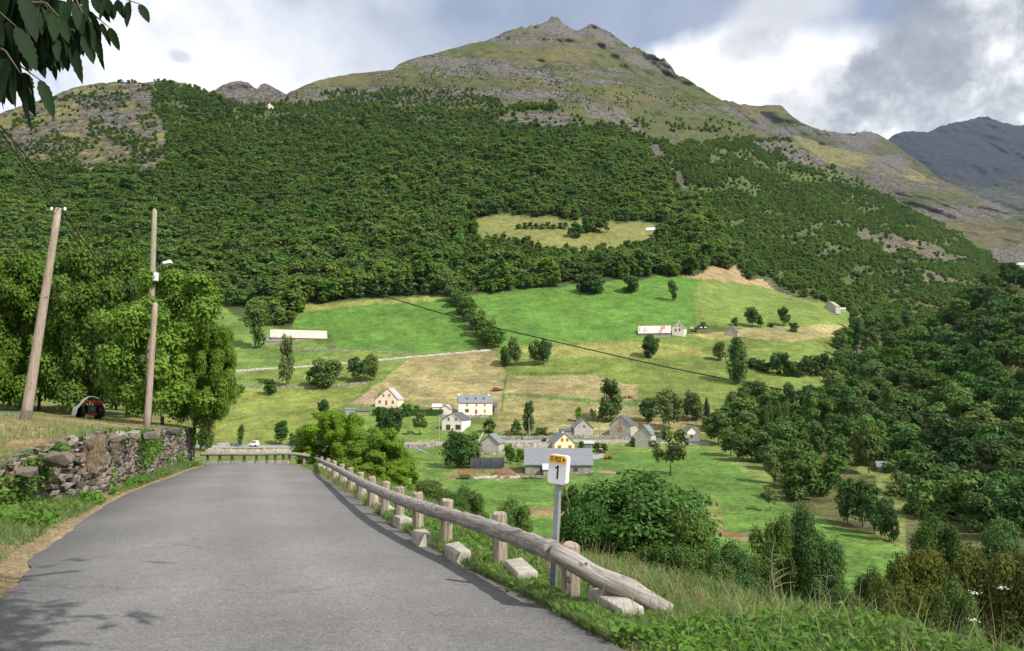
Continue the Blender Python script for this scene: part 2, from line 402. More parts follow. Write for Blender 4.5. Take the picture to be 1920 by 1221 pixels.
L_DRY = leafmat('dry_grass', (.20, .145, .07), (.32, .24, .125), .3, 1.2, .02, .1)
L_FLOWER = leafmat('white_umbels', (.62, .60, .54), (.72, .70, .64), .2, 1, .0, .05)
# ---------------------------------------------------------------- far terrain
LOW = [(1500, 48), (1400, 55), (1300, 65), (1150, 92), (1060, 115), (1000, 140), (950, 165), (900, 200), (870, 225), (830, 265), (780, 300), (740, 335), (700, 365), (660, 400), (600, 455), (540, 520)]
LOWR = [q for q in LOW if q[0] >= 740]
COLS = [(-300, LOW + [(480, 600), (400, 720), (300, 930), (200, 1150), (150, 1300), (0, 1700)]),
        (300, LOW + [(480, 590), (400, 720), (300, 900), (200, 1080), (150, 1170), (0, 1600)]),
        (560, LOW + [(480, 590), (400, 720), (300, 930), (200, 1200), (165, 1400), (0, 2000)]),
        (1000, LOW + [(480, 590), (440, 640), (405, 720), (330, 860), (250, 1080), (200, 1250), (130, 1700), (35, 2300), (0, 2500)]),
        (1300, LOW + [(480, 620), (440, 690), (400, 780), (330, 950), (250, 1250), (200, 1500), (150, 1850), (30, 2500), (0, 2700)]),
        (1500, LOWR + [(700, 365), (660, 400), (600, 480), (560, 560), (520, 680), (480, 800), (400, 1020), (330, 1250), (260, 1500), (200, 1750), (0, 2600)]),
        (1700, LOWR + [(700, 400), (640, 520), (600, 650), (560, 780), (500, 960), (440, 1180), (380, 1450), (300, 1700), (0, 2600)]),
        (1870, LOWR + [(700, 420), (640, 600), (600, 800), (560, 980), (520, 1180), (490, 1400), (460, 1700), (400, 1900), (0, 2600)]),
        (2300, LOWR + [(700, 420), (640, 600), (600, 800), (560, 980), (520, 1180), (490, 1400), (460, 1700), (400, 1900), (0, 2600)])]
_pyg = np.arange(0, 1501, 5.0)
_tab = np.array([np.interp(_pyg, [q[0] for q in c][::-1], [math.log(q[1]) for q in c][::-1]) for _, c in COLS])
for _ in range(6): _tab[:, 1:-1] = (_tab[:, :-2] + 2*_tab[:, 1:-1] + _tab[:, 2:]) / 4
_cpx = np.array([c[0] for c in COLS], float)
def d_table(px, py):
    px, py = np.asarray(px, float), np.asarray(py, float)
    j = np.clip(np.searchsorted(_cpx, px) - 1, 0, len(_cpx)-2); f = np.clip((px - _cpx[j]) / (_cpx[j+1]-_cpx[j]), 0, 1); f = f*f*(3-2*f)
    i = np.clip(py / 5.0, 0, len(_pyg)-1.001); k = i.astype(int); g = i-k
    a = _tab[j, k]*(1-g) + _tab[j, k+1]*g; b_ = _tab[j+1, k]*(1-g) + _tab[j+1, k+1]*g
    return np.exp(a*(1-f) + b_*f)
RIDGE = [(-300, 240), (0, 212), (60, 192), (100, 180), (130, 166), (160, 160), (190, 156), (230, 153), (270, 155), (310, 150), (340, 155), (370, 165), (400, 180), (430, 192), (470, 197), (500, 195), (520, 186), (545, 172), (560, 165), (590, 153), (620, 146), (660, 138), (700, 135), (738, 130), (752, 118), (780, 108), (820, 99), (860, 88), (890, 80), (915, 76), (935, 66), (950, 58), (965, 55), (980, 51), (992, 50), (997, 44), (1012, 45), (1026, 41), (1034, 32), (1042, 30), (1050, 36), (1056, 44), (1068, 51), (1080, 59), (1084, 59), (1092, 52), (1108, 45), (1120, 47), (1135, 54), (1146, 62), (1160, 72), (1172, 84), (1178, 88), (1188, 88), (1205, 96), (1225, 103), (1245, 112), (1256, 122), (1266, 138), (1285, 145), (1298, 153), (1308, 161), (1325, 170), (1343, 181), (1370, 200), (1400, 222), (1430, 243), (1462, 258), (1490, 264), (1520, 283), (1545, 300), (1570, 314), (1595, 330), (1620, 343), (1650, 360), (1680, 378), (1710, 394), (1740, 408), (1775, 425), (1800, 437), (1830, 450), (1850, 463), (1866, 485), (1880, 500), (1920, 515), (2300, 560)]
def ridge_py(px): return np.interp(px, [q[0] for q in RIDGE], [q[1] for q in RIDGE])
# painted-by-nature zones, as outlines in the photograph laid onto the slope
MAINFOREST = [(-300, 290), (60, 305), (160, 318), (270, 322), (318, 300), (300, 232), (285, 165), (310, 152), (370, 165), (420, 186), (520, 196), (620, 193), (700, 201), (800, 203), (900, 214), (925, 203), (960, 197), (1035, 190), (1100, 232), (1150, 243), (1190, 262), (1215, 300), (1260, 345), (1310, 400), (1370, 440), (1392, 500), (1340, 508), (1200, 521), (1085, 533), (940, 548), (870, 554), (850, 540), (830, 552), (700, 560), (570, 571), (545, 614), (500, 612), (440, 588), (400, 565), (-300, 640)]
SPUR = [(1190, 262), (1240, 270), (1330, 262), (1420, 262), (1480, 262), (1540, 298), (1620, 343), (1740, 408), (1860, 470), (1900, 520), (1780, 590), (1700, 640), (1640, 610), (1590, 582), (1500, 558), (1420, 520), (1392, 500), (1370, 440), (1310, 400), (1260, 345)]
CLEAR = [(868, 425), (885, 405), (920, 401), (1000, 402), (1080, 410), (1130, 415), (1215, 418), (1262, 426), (1245, 450), (1205, 468), (1130, 474), (1050, 474), (960, 462), (900, 448)]
CLEAR2 = [(1270, 462), (1300, 456), (1330, 470), (1300, 480), (1265, 478)]
CLIFFS = [[(930, 222), (960, 212), (1010, 210), (1060, 207), (1098, 238), (1060, 246), (1000, 240), (950, 232)],
          [(1425, 272), (1470, 262), (1500, 268), (1560, 312), (1530, 314), (1495, 306), (1475, 296), (1440, 284)],
          [(1200, 268), (1230, 280), (1260, 292), (1240, 300), (1212, 296)], [(1250, 310), (1275, 325), (1310, 372), (1285, 366)],
          [(1690, 470), (1760, 465), (1820, 478), (1810, 488), (1740, 486)], [(1595, 425), (1680, 440), (1770, 466), (1740, 480), (1660, 470), (1610, 450)], [(1700, 500), (1770, 515), (1800, 540), (1740, 530)]]
LEFTROCK = [(-300, 230), (0, 212), (100, 178), (160, 158), (230, 152), (300, 150), (330, 200), (325, 290), (270, 322), (160, 318), (60, 305), (-300, 290)]
BRIGHT, OLIVE, HAY, DRYG, YELG = (.078, .154, .028), (.118, .160, .036), (.215, .185, .085), (.27, .205, .105), (.150, .180, .042)
FIELDS = [  # outline, colour
    ([(330, 745), (430, 700), (640, 660), (770, 664), (700, 716), (620, 780), (560, 845), (330, 860)], YELG),
    ([(420, 705), (640, 668), (768, 664), (705, 714), (430, 727)], (.12, .165, .038)),
    ([(400, 560), (440, 590), (520, 615), (640, 655), (620, 668), (430, 700), (400, 650)], (.105, .165, .036)),
    ([(620, 770), (830, 770), (1000, 820), (1340, 820), (1360, 845), (1100, 860), (760, 860), (540, 850)], (.115, .172, .038)),
    ([(545, 614), (570, 571), (700, 561), (825, 556), (852, 580), (908, 652), (760, 664), (640, 655), (612, 620)], BRIGHT),
    ([(560, 573), (700, 563), (825, 556), (830, 562), (700, 571), (570, 586)], (.20, .205, .06)),
    ([(862, 556), (940, 548), (1090, 533), (1300, 512), (1312, 560), (1306, 618), (1200, 634), (1050, 640), (935, 652), (900, 600)], (.078, .158, .028)),
    ([(1300, 510), (1400, 520), (1450, 545), (1625, 592), (1600, 607), (1500, 614), (1400, 618), (1306, 606)], (.125, .175, .040)),
    ([(1275, 514), (1330, 510), (1372, 498), (1412, 520), (1446, 543), (1400, 532), (1330, 524)], DRYG),
    ([(925, 652), (1050, 640), (1200, 634), (1390, 620), (1600, 607), (1570, 700), (1550, 745), (1400, 765), (1330, 775), (1200, 770), (1100, 706), (945, 706)], OLIVE),
    ([(1290, 628), (1400, 616), (1600, 608), (1590, 628), (1480, 640), (1400, 632), (1330, 636)], (.25, .22, .09)),
    ([(960, 655), (1180, 640), (1290, 650), (1340, 668), (1160, 672), (1000, 668)], (.20, .205, .06)),
    ([(772, 669), (928, 657), (948, 700), (940, 775), (830, 772), (735, 742), (690, 733)], HAY),
    ([(654, 758), (690, 735), (712, 735), (704, 758)], (.27, .20, .135)),
    ([(950, 706), (1110, 702), (1200, 724), (1196, 757), (1140, 757), (945, 738)], HAY),
    ([(945, 740), (1140, 758), (1400, 772), (1350, 815), (1000, 818), (920, 812), (935, 775)], (.20, .18, .078)),
    ([(920, 784), (1340, 786), (1340, 793), (920, 791)], (.17, .14, .06)),
    ([(760, 868), (830, 870), (1000, 893), (1110, 895), (1120, 850), (1330, 846), (1445, 910), (1480, 950), (1700, 1030), (1720, 1140), (1400, 1250), (700, 1250), (680, 930)], (.082, .150, .030)),
    ([(690, 830), (830, 838), (850, 900), (800, 960), (650, 930)], (.10, .162, .034)),
    ([(835, 885), (900, 868), (980, 876), (975, 898), (840, 900)], (.17, .165, .06)),
    ([(945, 955), (1075, 948), (1075, 966), (950, 972)], (.19, .15, .07)),
    ([(1330, 925), (1350, 930), (1362, 985), (1335, 1000), (1325, 960)], (.125, .155, .042)),
    ([(1330, 990), (1420, 1004), (1420, 1018), (1355, 1006)], (.17, .125, .06)),
    ([(1420, 855), (1450, 905), (1435, 915), (1340, 845), (1330, 838)], (.125, .160, .045)),
    ([(1640, 880), (1700, 900), (1700, 1030), (1640, 1000)], (.12, .14, .042)),
    ([(1600, 850), (1690, 860), (1700, 900), (1610, 890)], (.14, .16, .045)),
    (CLEAR, (.145, .152, .048)), (CLEAR2, (.19, .19, .06)), ]
SWARD = [(950, 702, 1110, 700), (945, 739, 1195, 757), (1190, 752, 1260, 757), (948, 706, 941, 770)]
def zone(px, py):
    """base colour and rockiness of the main slope at photo pixels"""
    hi_ = np.clip((560-py)/60, 0, 1)
    jx = px + (4 + 16*hi_)*fbm(px*.03, py*.03, 3.3, 4); jy = py + (2.5 + 7*hi_)*fbm(px*.03, py*.05, 9.3, 4)
    ridge = ridge_py(px)
    nb = fbm(px*.012, py*.03, 1.2, 4); nb2 = fbm(px*.03 + 4, py*.07, 5.2, 4)
    grass, tan, scree = np.array((.054, .070, .020)), np.array((.094, .086, .035)), np.array((.078, .070, .048))
    w = np.clip(.32 + 1.0*nb, 0, 1)[..., None]; col = grass*(1-w) + tan*w
    hi = np.clip((260-py)/160, 0, 1)[..., None]; w2 = (np.clip(nb2*1.6, 0, 1)*.7)[..., None]
    col = col*(1-w2) + scree*w2
    D0 = d_table(px, py); x0 = (px-CX)/F*D0; z0 = EYE + (HOR-py)/F*D0
    strata = fbm(x0*.004, z0*.018, 6.0, 4) + .6*fbm(x0*.012, z0*.05, 3.0, 4)
    rock = np.clip(.36 + .42*strata, .05, .85)
    def put(poly, c, r=None, k=1.0):
        m_ = inpoly(jx, jy, poly); col[m_] = col[m_]*(1-k) + np.array(c)*k
        if r is not None: rock[m_] = r
        return m_
    put([(500, 200), (560, 178), (640, 165), (900, 150), (1000, 150), (1100, 175), (1200, 215), (1330, 235), (1420, 262), (1200, 262), (1100, 236), (930, 205), (700, 200)], (.060, .070, .025), None, .6)
    put([(560, 175), (700, 150), (900, 140), (960, 165), (1010, 175), (960, 195), (720, 175)], (.062, .066, .029), None, .6)
    put([(1130, 190), (1260, 200), (1400, 230), (1440, 262), (1330, 262), (1190, 250)], (.060, .070, .026), None, .6)
    put([(1080, 150), (1200, 120), (1300, 160), (1400, 225), (1250, 190), (1160, 165)], (.052, .067, .020), None, .6)
    put([(990, 60), (1015, 42), (1040, 25), (1060, 40), (1085, 60), (1075, 70), (1040, 66), (1010, 66)], (.16, .13, .09), .80)
    put([(1085, 58), (1108, 40), (1140, 50), (1176, 84), (1150, 80), (1120, 66)], (.15, .13, .09), .72)
    put([(1175, 105), (1225, 100), (1262, 125), (1266, 140), (1230, 130), (1195, 120)], (.16, .13, .09), .78)
    put([(745, 122), (790, 106), (860, 110), (960, 112), (900, 124), (800, 128)], (.13, .12, .08), .66)
    put([(760, 138), (900, 118), (1000, 125), (1100, 160), (1060, 160), (980, 138), (860, 136)], (.13, .12, .08), .66)
    put([(1095, 190), (1150, 200), (1210, 245), (1200, 262), (1150, 240), (1110, 215)], (.125, .115, .085), .60)
    m_ = put(LEFTROCK, (.125, .115, .046), .60)
    rock[m_] = .52 + .22*np.clip(fbm(px[m_]*.03, py[m_]*.07, 11, 4)*1.5, -1, 1)
    forest = (.050, .070, .022)
    low = (jy > 535) & (jx <= 1380); col[low] = (.07, .10, .03); rock[low] = .0
    put(SPUR, (.062, .082, .026), .24); put(MAINFOREST, forest, .15)
    put([(1600, 560), (1700, 560), (1720, 620), (1640, 640), (1580, 610)], (.15, .13, .06), .4)
    for ci, c in enumerate(CLIFFS): put(c, (.12, .11, .06), .66 if ci < 4 else .48)
    low = (jy > 560) & (jx > 1380); col[low] = (.075, .08, .03); rock[low] = .22
    low = (jy > 640) & (jx <= 1380); col[low] = (.105, .155, .036); rock[low] = .0
    for poly, c in FIELDS:
        m_ = put(poly, c, .02)
    # mowing stripes across the hay
    for poly, _ in (FIELDS[12], FIELDS[14], FIELDS[15]):
        m_ = inpoly(jx, jy, poly); s_ = np.sin((jy[m_] + .02*jx[m_]) * .9) * .5 + fbm(px[m_]*.01, py[m_]*.2, 2, 3)
        col[m_] *= (1 + .16*s_)[..., None]; g = np.clip(fbm(px[m_]*.02, py[m_]*.12, 8, 3) - .15, 0, 1)[..., None]
        col[m_] = col[m_]*(1-g*.7) + np.array((.16, .19, .05))*g*.7
    for x0, y0, x1, y1 in SWARD:         # strips of uncut grass between the hay
        L2 = (x1-x0)**2 + (y1-y0)**2; t_ = np.clip(((px-x0)*(x1-x0) + (py-y0)*(y1-y0)) / L2, 0, 1)
        dd = np.hypot(px - x0 - t_*(x1-x0), py - y0 - t_*(y1-y0)); m_ = dd < 2.2; col[m_] = (.075, .125, .03)
    gr = (jy > 560) & (rock < .1)
    col[gr] *= (1 + .16*fbm(px[gr]*.025, py[gr]*.07, 4, 4))[..., None]
    return col, np.clip(rock, 0, 1)
def d_main(px, py):
    """depth of the main slope: broad table plus spurs, gullies and ledges"""
    px, py = np.asarray(px, float), np.asarray(py, float)
    D = d_table(px, py); x = (px-CX)/F*D; z = EYE + (HOR-py)/F*D
    up = np.clip((560-py)/200, 0, 1); up2 = np.clip((290-py)/80, 0, 1)*np.clip((px-330)/120, 0, 1)
    cr = ridged(x*.011 + .004*z, z*.0032, 3.0, 4)
    g = ridged(x*.0022, z*.0012, 1.0, 5); led = fbm(x*.004, z*.018, 6.0, 4); sm = fbm(x*.02, z*.03, D*.01, 4)
    return D * (1 + up*(.030*g + .007*led + .0035*sm) + up2*(.015*cr + .003*led + .005*sm) + (1-up)*.006*fbm(x*.02, py*.02, 0, 3))
def G(px, py):                           # the spot of the main slope seen at a photo pixel
    D = float(d_main(px, py)); return P(px, py, D)
def grid_faces(nr, nc):
    i = np.arange((nr-1)*(nc-1)); r, c = i // (nc-1), i % (nc-1); a = r*nc + c
    return np.stack([a, a+1, a+nc+1, a+nc], 1)
def to_world(px, py, D):
    c, s = math.cos(PITCH), math.sin(PITCH); u, v = (px-CX)/F, (CY-py)/F
    yy = c - v*s; return np.stack([u/yy*D, D + 0*u, EYE + (s + v*c)/yy*D], -1)
def set_attr(me, col, rock):
    n = len(me.vertices)
    a = me.attributes.new('col', 'FLOAT_COLOR', 'POINT'); buf = np.ones((n, 4), np.float32); buf[:, :3] = col; a.data.foreach_set('color', buf.ravel())
    a = me.attributes.new('rock', 'FLOAT', 'POINT'); a.data.foreach_set('value', np.asarray(rock, np.float32))
def terrain(name, px, bottom, top, nrow, dfun, zonefun, mat_, back=(40, 120, 300, 700), backdrop=.75, power=1.0):
    t_ = np.linspace(0, 1, nrow)[:, None]**power
    PX = np.broadcast_to(px[None, :], (nrow, len(px))).astype(float)
    B, T = bottom(px)[None, :], top(px)[None, :]; PY = B + (T-B)*t_
    D = dfun(PX, PY); W = to_world(PX, PY, D); col, rock = zonefun(PX, PY)
    crest = W[-1]; rows = [W]; cc = [col]; rr = [rock]
    for b_ in back:                      # the far side of the ridge
        q = crest.copy(); L = np.linalg.norm(q[:, :2], axis=1, keepdims=True); q[:, :2] *= (L + b_)/L
        q[:, 2] -= backdrop*b_ + 6*vnoise(q[:, 0]*.02, q[:, 1]*.02); rows.append(q[None]); cc.append(col[-1:]); rr.append(rock[-1:])
    W2 = np.concatenate(rows, 0); me = npmesh(name, W2.reshape(-1, 3), grid_faces(W2.shape[0], W2.shape[1]), True)
    set_attr(me, np.concatenate(cc, 0).reshape(-1, 3), np.concatenate(rr, 0).ravel())
    o = obj(name, me, mat_); tag(o, kind='structure'); return o, W, PX, PY
jag = lambda px, a, f: a*(fbm(px*f, 0*px, 5.5, 4))
def top_main(px):
    r = ridge_py(px); k = np.where((px > 975) & (px < 1270), 3.4, np.where((px > 500) & (px < 975), .8, 1.2)); return r + jag(px, 1, .11)*k*1.3
main_o, MW, MPX, MPY = terrain('mountain', np.linspace(-300, 2250, 900), lambda p: 0*p + 1480, top_main, 430, d_main, zone, M_TERR, power=.93)
tag(main_o, 'green mountain with forested flank, meadows below and a rocky double summit')

# rocky knobs that look over the left shoulder
def layer(name, ridge, bottom, dtab, zonefun, mat_, amp=(.03, .006), n=(220, 90), back=(60, 200, 600), kk=1.5, label=None):
    xs = [q[0] for q in ridge]
    def dfun(px, py):
        D = np.exp(np.interp(py, [q[0] for q in dtab][::-1], [math.log(q[1]) for q in dtab][::-1]))
        x = (px-CX)/F*D; z = (HOR-py)/F*D; s_ = 2000/dtab[-1][1]
        return D*(1 + amp[0]*ridged(x*.003*s_, z*.0025*s_, 4, 5) + amp[1]*fbm(x*.02*s_, z*.03*s_, 2, 4))
    o, W, PX, PY = terrain(name, np.linspace(xs[0], xs[-1], n[0]), lambda p: np.interp(p, [q[0] for q in bottom], [q[1] for q in bottom]),
        lambda p: np.interp(p, xs, [q[1] for q in ridge]) + jag(p, kk, .15), n[1], dfun, zonefun, mat_, back)
    if label: o['label'] = label
    return o, W, PX, PY, dfun
def z_knob(px, py):
    c = np.zeros(px.shape + (3,)) + np.array((.085, .08, .05)); return c, .72 + .15*fbm(px*.06, py*.06, 1, 3)
layer('rocky_knob', [(380, 205), (395, 175), (410, 163), (430, 155), (447, 152), (465, 155), (476, 163), (482, 167), (490, 158), (497, 156), (506, 160), (515, 166), (523, 170), (545, 180), (570, 190)], [(380, 230), (570, 230)], [(240, 1750), (150, 1950)], z_knob, M_TERR, n=(120, 40), kk=1.2, label='small grey rocky knobs behind the wooded left shoulder')
def z_back(px, py):
    nb = fbm(px*.01, py*.02, 3, 4); w = np.clip(.5+nb, 0, 1)[..., None]
    c = np.array((.046, .058, .021))*(1-w) + np.array((.084, .076, .035))*w
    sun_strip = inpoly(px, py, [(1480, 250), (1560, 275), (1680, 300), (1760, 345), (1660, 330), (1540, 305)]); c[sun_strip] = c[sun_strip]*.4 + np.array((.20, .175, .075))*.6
    return c, .46 + .25*np.clip(fbm(px*.015, py*.04, 8, 4)*1.5, -1, 1)
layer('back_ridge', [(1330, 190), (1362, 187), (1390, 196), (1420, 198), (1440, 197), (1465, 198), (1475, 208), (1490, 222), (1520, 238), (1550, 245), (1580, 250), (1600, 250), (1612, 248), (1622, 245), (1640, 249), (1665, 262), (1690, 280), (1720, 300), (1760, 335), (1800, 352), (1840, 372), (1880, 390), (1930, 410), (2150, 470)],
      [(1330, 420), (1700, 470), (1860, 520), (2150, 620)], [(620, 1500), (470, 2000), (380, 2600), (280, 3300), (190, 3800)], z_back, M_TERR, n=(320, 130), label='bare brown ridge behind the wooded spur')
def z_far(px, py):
    c = np.zeros(px.shape + (3,)) + np.array((.022, .026, .034)); lo = np.clip((py-300)/80, 0, 1)[..., None]  # dark bluish base colour carries the cloud shade over this mountain
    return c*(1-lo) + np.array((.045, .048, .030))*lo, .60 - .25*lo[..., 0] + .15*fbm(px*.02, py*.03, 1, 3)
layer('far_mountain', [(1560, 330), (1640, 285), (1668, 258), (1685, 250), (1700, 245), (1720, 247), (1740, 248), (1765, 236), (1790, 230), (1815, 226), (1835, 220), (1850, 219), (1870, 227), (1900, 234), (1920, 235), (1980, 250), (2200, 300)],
      [(1560, 440), (2200, 520)], [(520, 3800), (400, 5000), (330, 6000), (220, 7200)], z_far, M_FARROCK_SHADE, n=(260, 110), label='rocky mountain at the head of the valley, coloured dark blue-grey for cloud shade')
# wooded flank on the near side of the ravine, right
FL_TAB = [(-1, 0)]
FLC = [(1600, [(1300, 70), (1060, 135), (950, 190), (900, 232), (880, 250)]), (1690, [(1300, 68), (1060, 128), (900, 225), (780, 330), (690, 430), (600, 560)]),
       (1760, [(1300, 66), (1060, 122), (900, 205), (750, 330), (620, 500), (560, 600)]), (1920, [(1300, 64), (1060, 112), (900, 175), (700, 290), (560, 430), (480, 540)]),
       (2300, [(1300, 60), (1060, 100), (900, 150), (700, 240), (500, 380), (400, 450)])]
_ft = np.array([np.interp(_pyg, [q[0] for q in c][::-1], [math.log(q[1]) for q in c][::-1]) for _, c in FLC]); _fx = np.array([c[0] for c in FLC], float)
def d_flank(px, py):
    px, py = np.asarray(px, float), np.asarray(py, float)
    j = np.clip(np.searchsorted(_fx, px) - 1, 0, len(_fx)-2); f = np.clip((px - _fx[j])/(_fx[j+1]-_fx[j]), 0, 1)
    i = np.clip(py/5.0, 0, len(_pyg)-1.001); k = i.astype(int); g = i-k
    D = np.exp((_ft[j, k]*(1-g)+_ft[j, k+1]*g)*(1-f) + (_ft[j+1, k]*(1-g)+_ft[j+1, k+1]*g)*f)
    return D*(1 + .02*fbm(px*.01, py*.012, 3, 4))
FL_RIDGE = [(1640, 960), (1665, 900), (1685, 790), (1695, 700), (1720, 640), (1745, 602), (1780, 575), (1820, 552), (1850, 535), (1880, 520), (1920, 505), (2000, 480), (2200, 430)]
def z_flank(px, py):
    c = np.zeros(px.shape + (3,)) + np.array((.06, .065, .025)); r = np.full(px.shape, .25)
    m_ = inpoly(px, py, [(1865, 692), (1920, 675), (2000, 670), (2000, 700), (1910, 708)]); c[m_] = (.17, .17, .05)
    return c, r
fl_o, FW, FPX, FPY = terrain('wooded_flank', np.linspace(1640, 2200, 150), lambda p: 0*p + 1250, lambda p: np.interp(p, [q[0] for q in FL_RIDGE], [q[1] for q in FL_RIDGE]), 150, d_flank, z_flank, M_TERR, back=(10, 40, 120, 300))
fl_o['label'] = 'steep wooded flank on the near side of the ravine'
def GF(px, py): D = float(d_flank(px, py)); return P(px, py, D)
# valley ground sheet out to the horizon, under everything
xs = np.concatenate([-np.geomspace(9000, 30, 24), np.geomspace(30, 9000, 24)]); ys = np.concatenate([-np.geomspace(3000, 20, 14), np.geomspace(20, 12000, 26)])
GXs, GYs = np.meshgrid(xs, ys); gz = -34 + 0*GXs
me = npmesh('ground', np.stack([GXs, GYs, gz], -1).reshape(-1, 3), grid_faces(len(ys), len(xs))); set_attr(me, np.tile((.1, .14, .035), (GXs.size, 1)), np.zeros(GXs.size))
tag(obj('ground', me, M_TERR), 'valley floor under the slopes', kind='structure')

# ---------------------------------------------------------------- near ground: road, verge, bank, drop to the valley
RS = -(820 - HOR)/F                      # the road falls away at this gradient
def zroad(y): return RS*y
def RP(px, py, h=0.0):                   # point on the road plane (h above it) seen at a pixel
    x, y, z = cray(px, py); t_ = (EYE - h)/(RS*y - z); return Vector((x*t_, y*t_, EYE + z*t_))
edge_px = [(1170, 1221), (1040, 1150), (960, 1105), (880, 1066), (800, 1022), (740, 985), (690, 952), (650, 924), (620, 904), (597, 890), (578, 880), (560, 873), (540, 869), (500, 867), (450, 866), (388, 867)]
REDGE = [Vector((9, -9, zroad(-9))), Vector((5.0, -3, zroad(-3))), Vector((2.1, 2.5, zroad(2.5)))] + [RP(*q) for q in edge_px]
REDGE += [REDGE[-1] + Vector((-4, .4, 0)), REDGE[-1] + Vector((-9, .5, 0))]
ledge_px = [(0, 1131), (43, 1080), (64, 1041), (111, 1007), (171, 965), (205, 939), (265, 913), (316, 896), (354, 881), (380, 873)]
LEDGE = [Vector((-.2, -9, zroad(-9))), Vector((-2.6, 2, zroad(2)))] + [RP(*q) for q in ledge_px]; 
LEDGE += [LEDGE[-1] + Vector((-3, 1.6, -.1)), LEDGE[-1] + Vector((-8, 2.4, -.2))]
def catmull(pts, n):
    pts = [Vector(p) for p in pts]; out = []
    for i in range(len(pts)-1):
        p0, p1, p2, p3 = pts[max(i-1, 0)], pts[i], pts[i+1], pts[min(i+2, len(pts)-1)]
        for k in range(n):
            t_ = k/n; out.append(.5*((2*p1) + (p2-p0)*t_ + (2*p0-5*p1+4*p2-p3)*t_*t_ + (3*p1-p0-3*p2+p3)*t_**3))
    out.append(pts[-1]); return out
def resample(pts, n):
    d = [0.0]
    for a, b_ in zip(pts, pts[1:]): d.append(d[-1] + (b_-a).length)
    A = np.array([tuple(p) for p in pts]); s_ = np.linspace(0, d[-1], n)
    return np.stack([np.interp(s_, d, A[:, k]) for k in range(3)], 1)
def poly_s(A): return np.concatenate([[0], np.cumsum(np.linalg.norm(np.diff(A, axis=0), axis=1))])
RE = resample(catmull(REDGE, 8), 420); LE = resample(catmull(LEDGE, 8), 420)
NW = 17; ww = np.linspace(0, 1, NW)
rv = RE[:, None, :]*(1-ww[None, :, None]) + LE[:, None, :]*ww[None, :, None]
crown = .05*(1-(2*ww-1)**2)
rv[:, 0] += (RE - LE)*(.012*fbm(RE[:, 1]*1.4, 0*RE[:, 1], 1, 4)[:, None]); rv[:, -1] -= (RE - LE)*(.016*fbm(LE[:, 1]*1.1, 0*LE[:, 1], 7, 4)[:, None])
rv[:, :, 2] = zroad(rv[:, :, 1]) + crown[None, :] + .01*vnoise(rv[:, :, 0]*.6, rv[:, :, 1]*.6)
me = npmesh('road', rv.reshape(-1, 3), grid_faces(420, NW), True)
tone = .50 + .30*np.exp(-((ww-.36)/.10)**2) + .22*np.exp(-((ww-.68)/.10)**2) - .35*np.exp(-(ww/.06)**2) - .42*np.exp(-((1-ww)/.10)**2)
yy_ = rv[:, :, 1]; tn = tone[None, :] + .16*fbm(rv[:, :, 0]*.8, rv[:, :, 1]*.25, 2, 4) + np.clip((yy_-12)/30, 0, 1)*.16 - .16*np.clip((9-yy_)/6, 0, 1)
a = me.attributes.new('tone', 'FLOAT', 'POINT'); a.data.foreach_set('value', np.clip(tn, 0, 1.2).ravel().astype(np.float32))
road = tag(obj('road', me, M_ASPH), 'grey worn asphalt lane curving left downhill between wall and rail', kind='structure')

def seg_dist(x, y, A):                   # distance to polyline A (N,3), index of the nearest place along it, side sign
    best = np.full(np.shape(x), 1e9); zz = np.zeros(np.shape(x)); sd_ = np.zeros(np.shape(x)); par = np.zeros(np.shape(x))
    for i in range(len(A)-1):
        ax, ay, _ = A[i]; dx, dy = A[i+1][0]-ax, A[i+1][1]-ay; L2 = dx*dx+dy*dy
        t_ = np.clip(((x-ax)*dx + (y-ay)*dy)/L2, 0, 1); qx, qy = ax+t_*dx, ay+t_*dy; d = np.hypot(x-qx, y-qy)
        m_ = d < best; best = np.where(m_, d, best); zz = np.where(m_, A[i][2] + t_*(A[i+1][2]-A[i][2]), zz)
        sd_ = np.where(m_, np.sign(dx*(y-ay) - dy*(x-ax)), sd_); par = np.where(m_, i+t_, par)
    return best, zz, sd_, par
RE40 = resample(catmull(REDGE, 6), 60)
_spar = poly_s(RE40)
def verge_w(par): return np.interp(par, [0, 14, 17, 20, 60], [2.2, 2.2, 1.7, 1.0, 1.0])
def drop(d, w):                          # height lost d metres outside the road edge
    return np.where(d < w, .05*d, .05*w + .34*np.clip(d-w, 0, 1.5) + .52*np.clip(d-w-1.5, 0, 16) + .36*np.clip(d-w-17.5, 0, 44))
def slope_z(x, y):                       # ground outside the rail
    x, y = np.asarray(x, float), np.asarray(y, float)
    d, z0, sg, par = seg_dist(x, y, RE40); d = np.where(sg < 0, d, 0.0)
    return z0 - drop(d, verge_w(par)) + .10*fbm(x*.5, y*.5, 1, 3)*np.clip(d, 0, 1) + .5*vnoise(x*.09, y*.09)*np.clip((d-4)/6, 0, 1)
offs = np.concatenate([[0], np.geomspace(.25, 75, 46)])
SA = resample(catmull(REDGE, 8), 200)
tg = np.gradient(SA, axis=0); nrm = np.stack([tg[:, 1], -tg[:, 0]], 1); nrm /= np.linalg.norm(nrm, axis=1, keepdims=True)
for _ in range(25): nrm[1:-1] = (nrm[:-2] + nrm[1:-1]*2 + nrm[2:])/4
nrm /= np.linalg.norm(nrm, axis=1, keepdims=True)
SX = SA[:, None, 0] + nrm[:, None, 0]*offs[None]; SY = SA[:, None, 1] + nrm[:, None, 1]*offs[None]
SZ = slope_z(SX, SY) + .012; SZ[:, 0] = SA[:, 2] - .05
me = npmesh('roadside_slope', np.stack([SX, SY, SZ], -1).reshape(-1, 3), grid_faces(200, len(offs)), True)
gcol = np.array((.115, .145, .032))[None, None]*np.ones(SX.shape + (1,)); gcol = gcol*(1 + .3*fbm(SX*.3, SY*.3, 2, 3))[..., None]
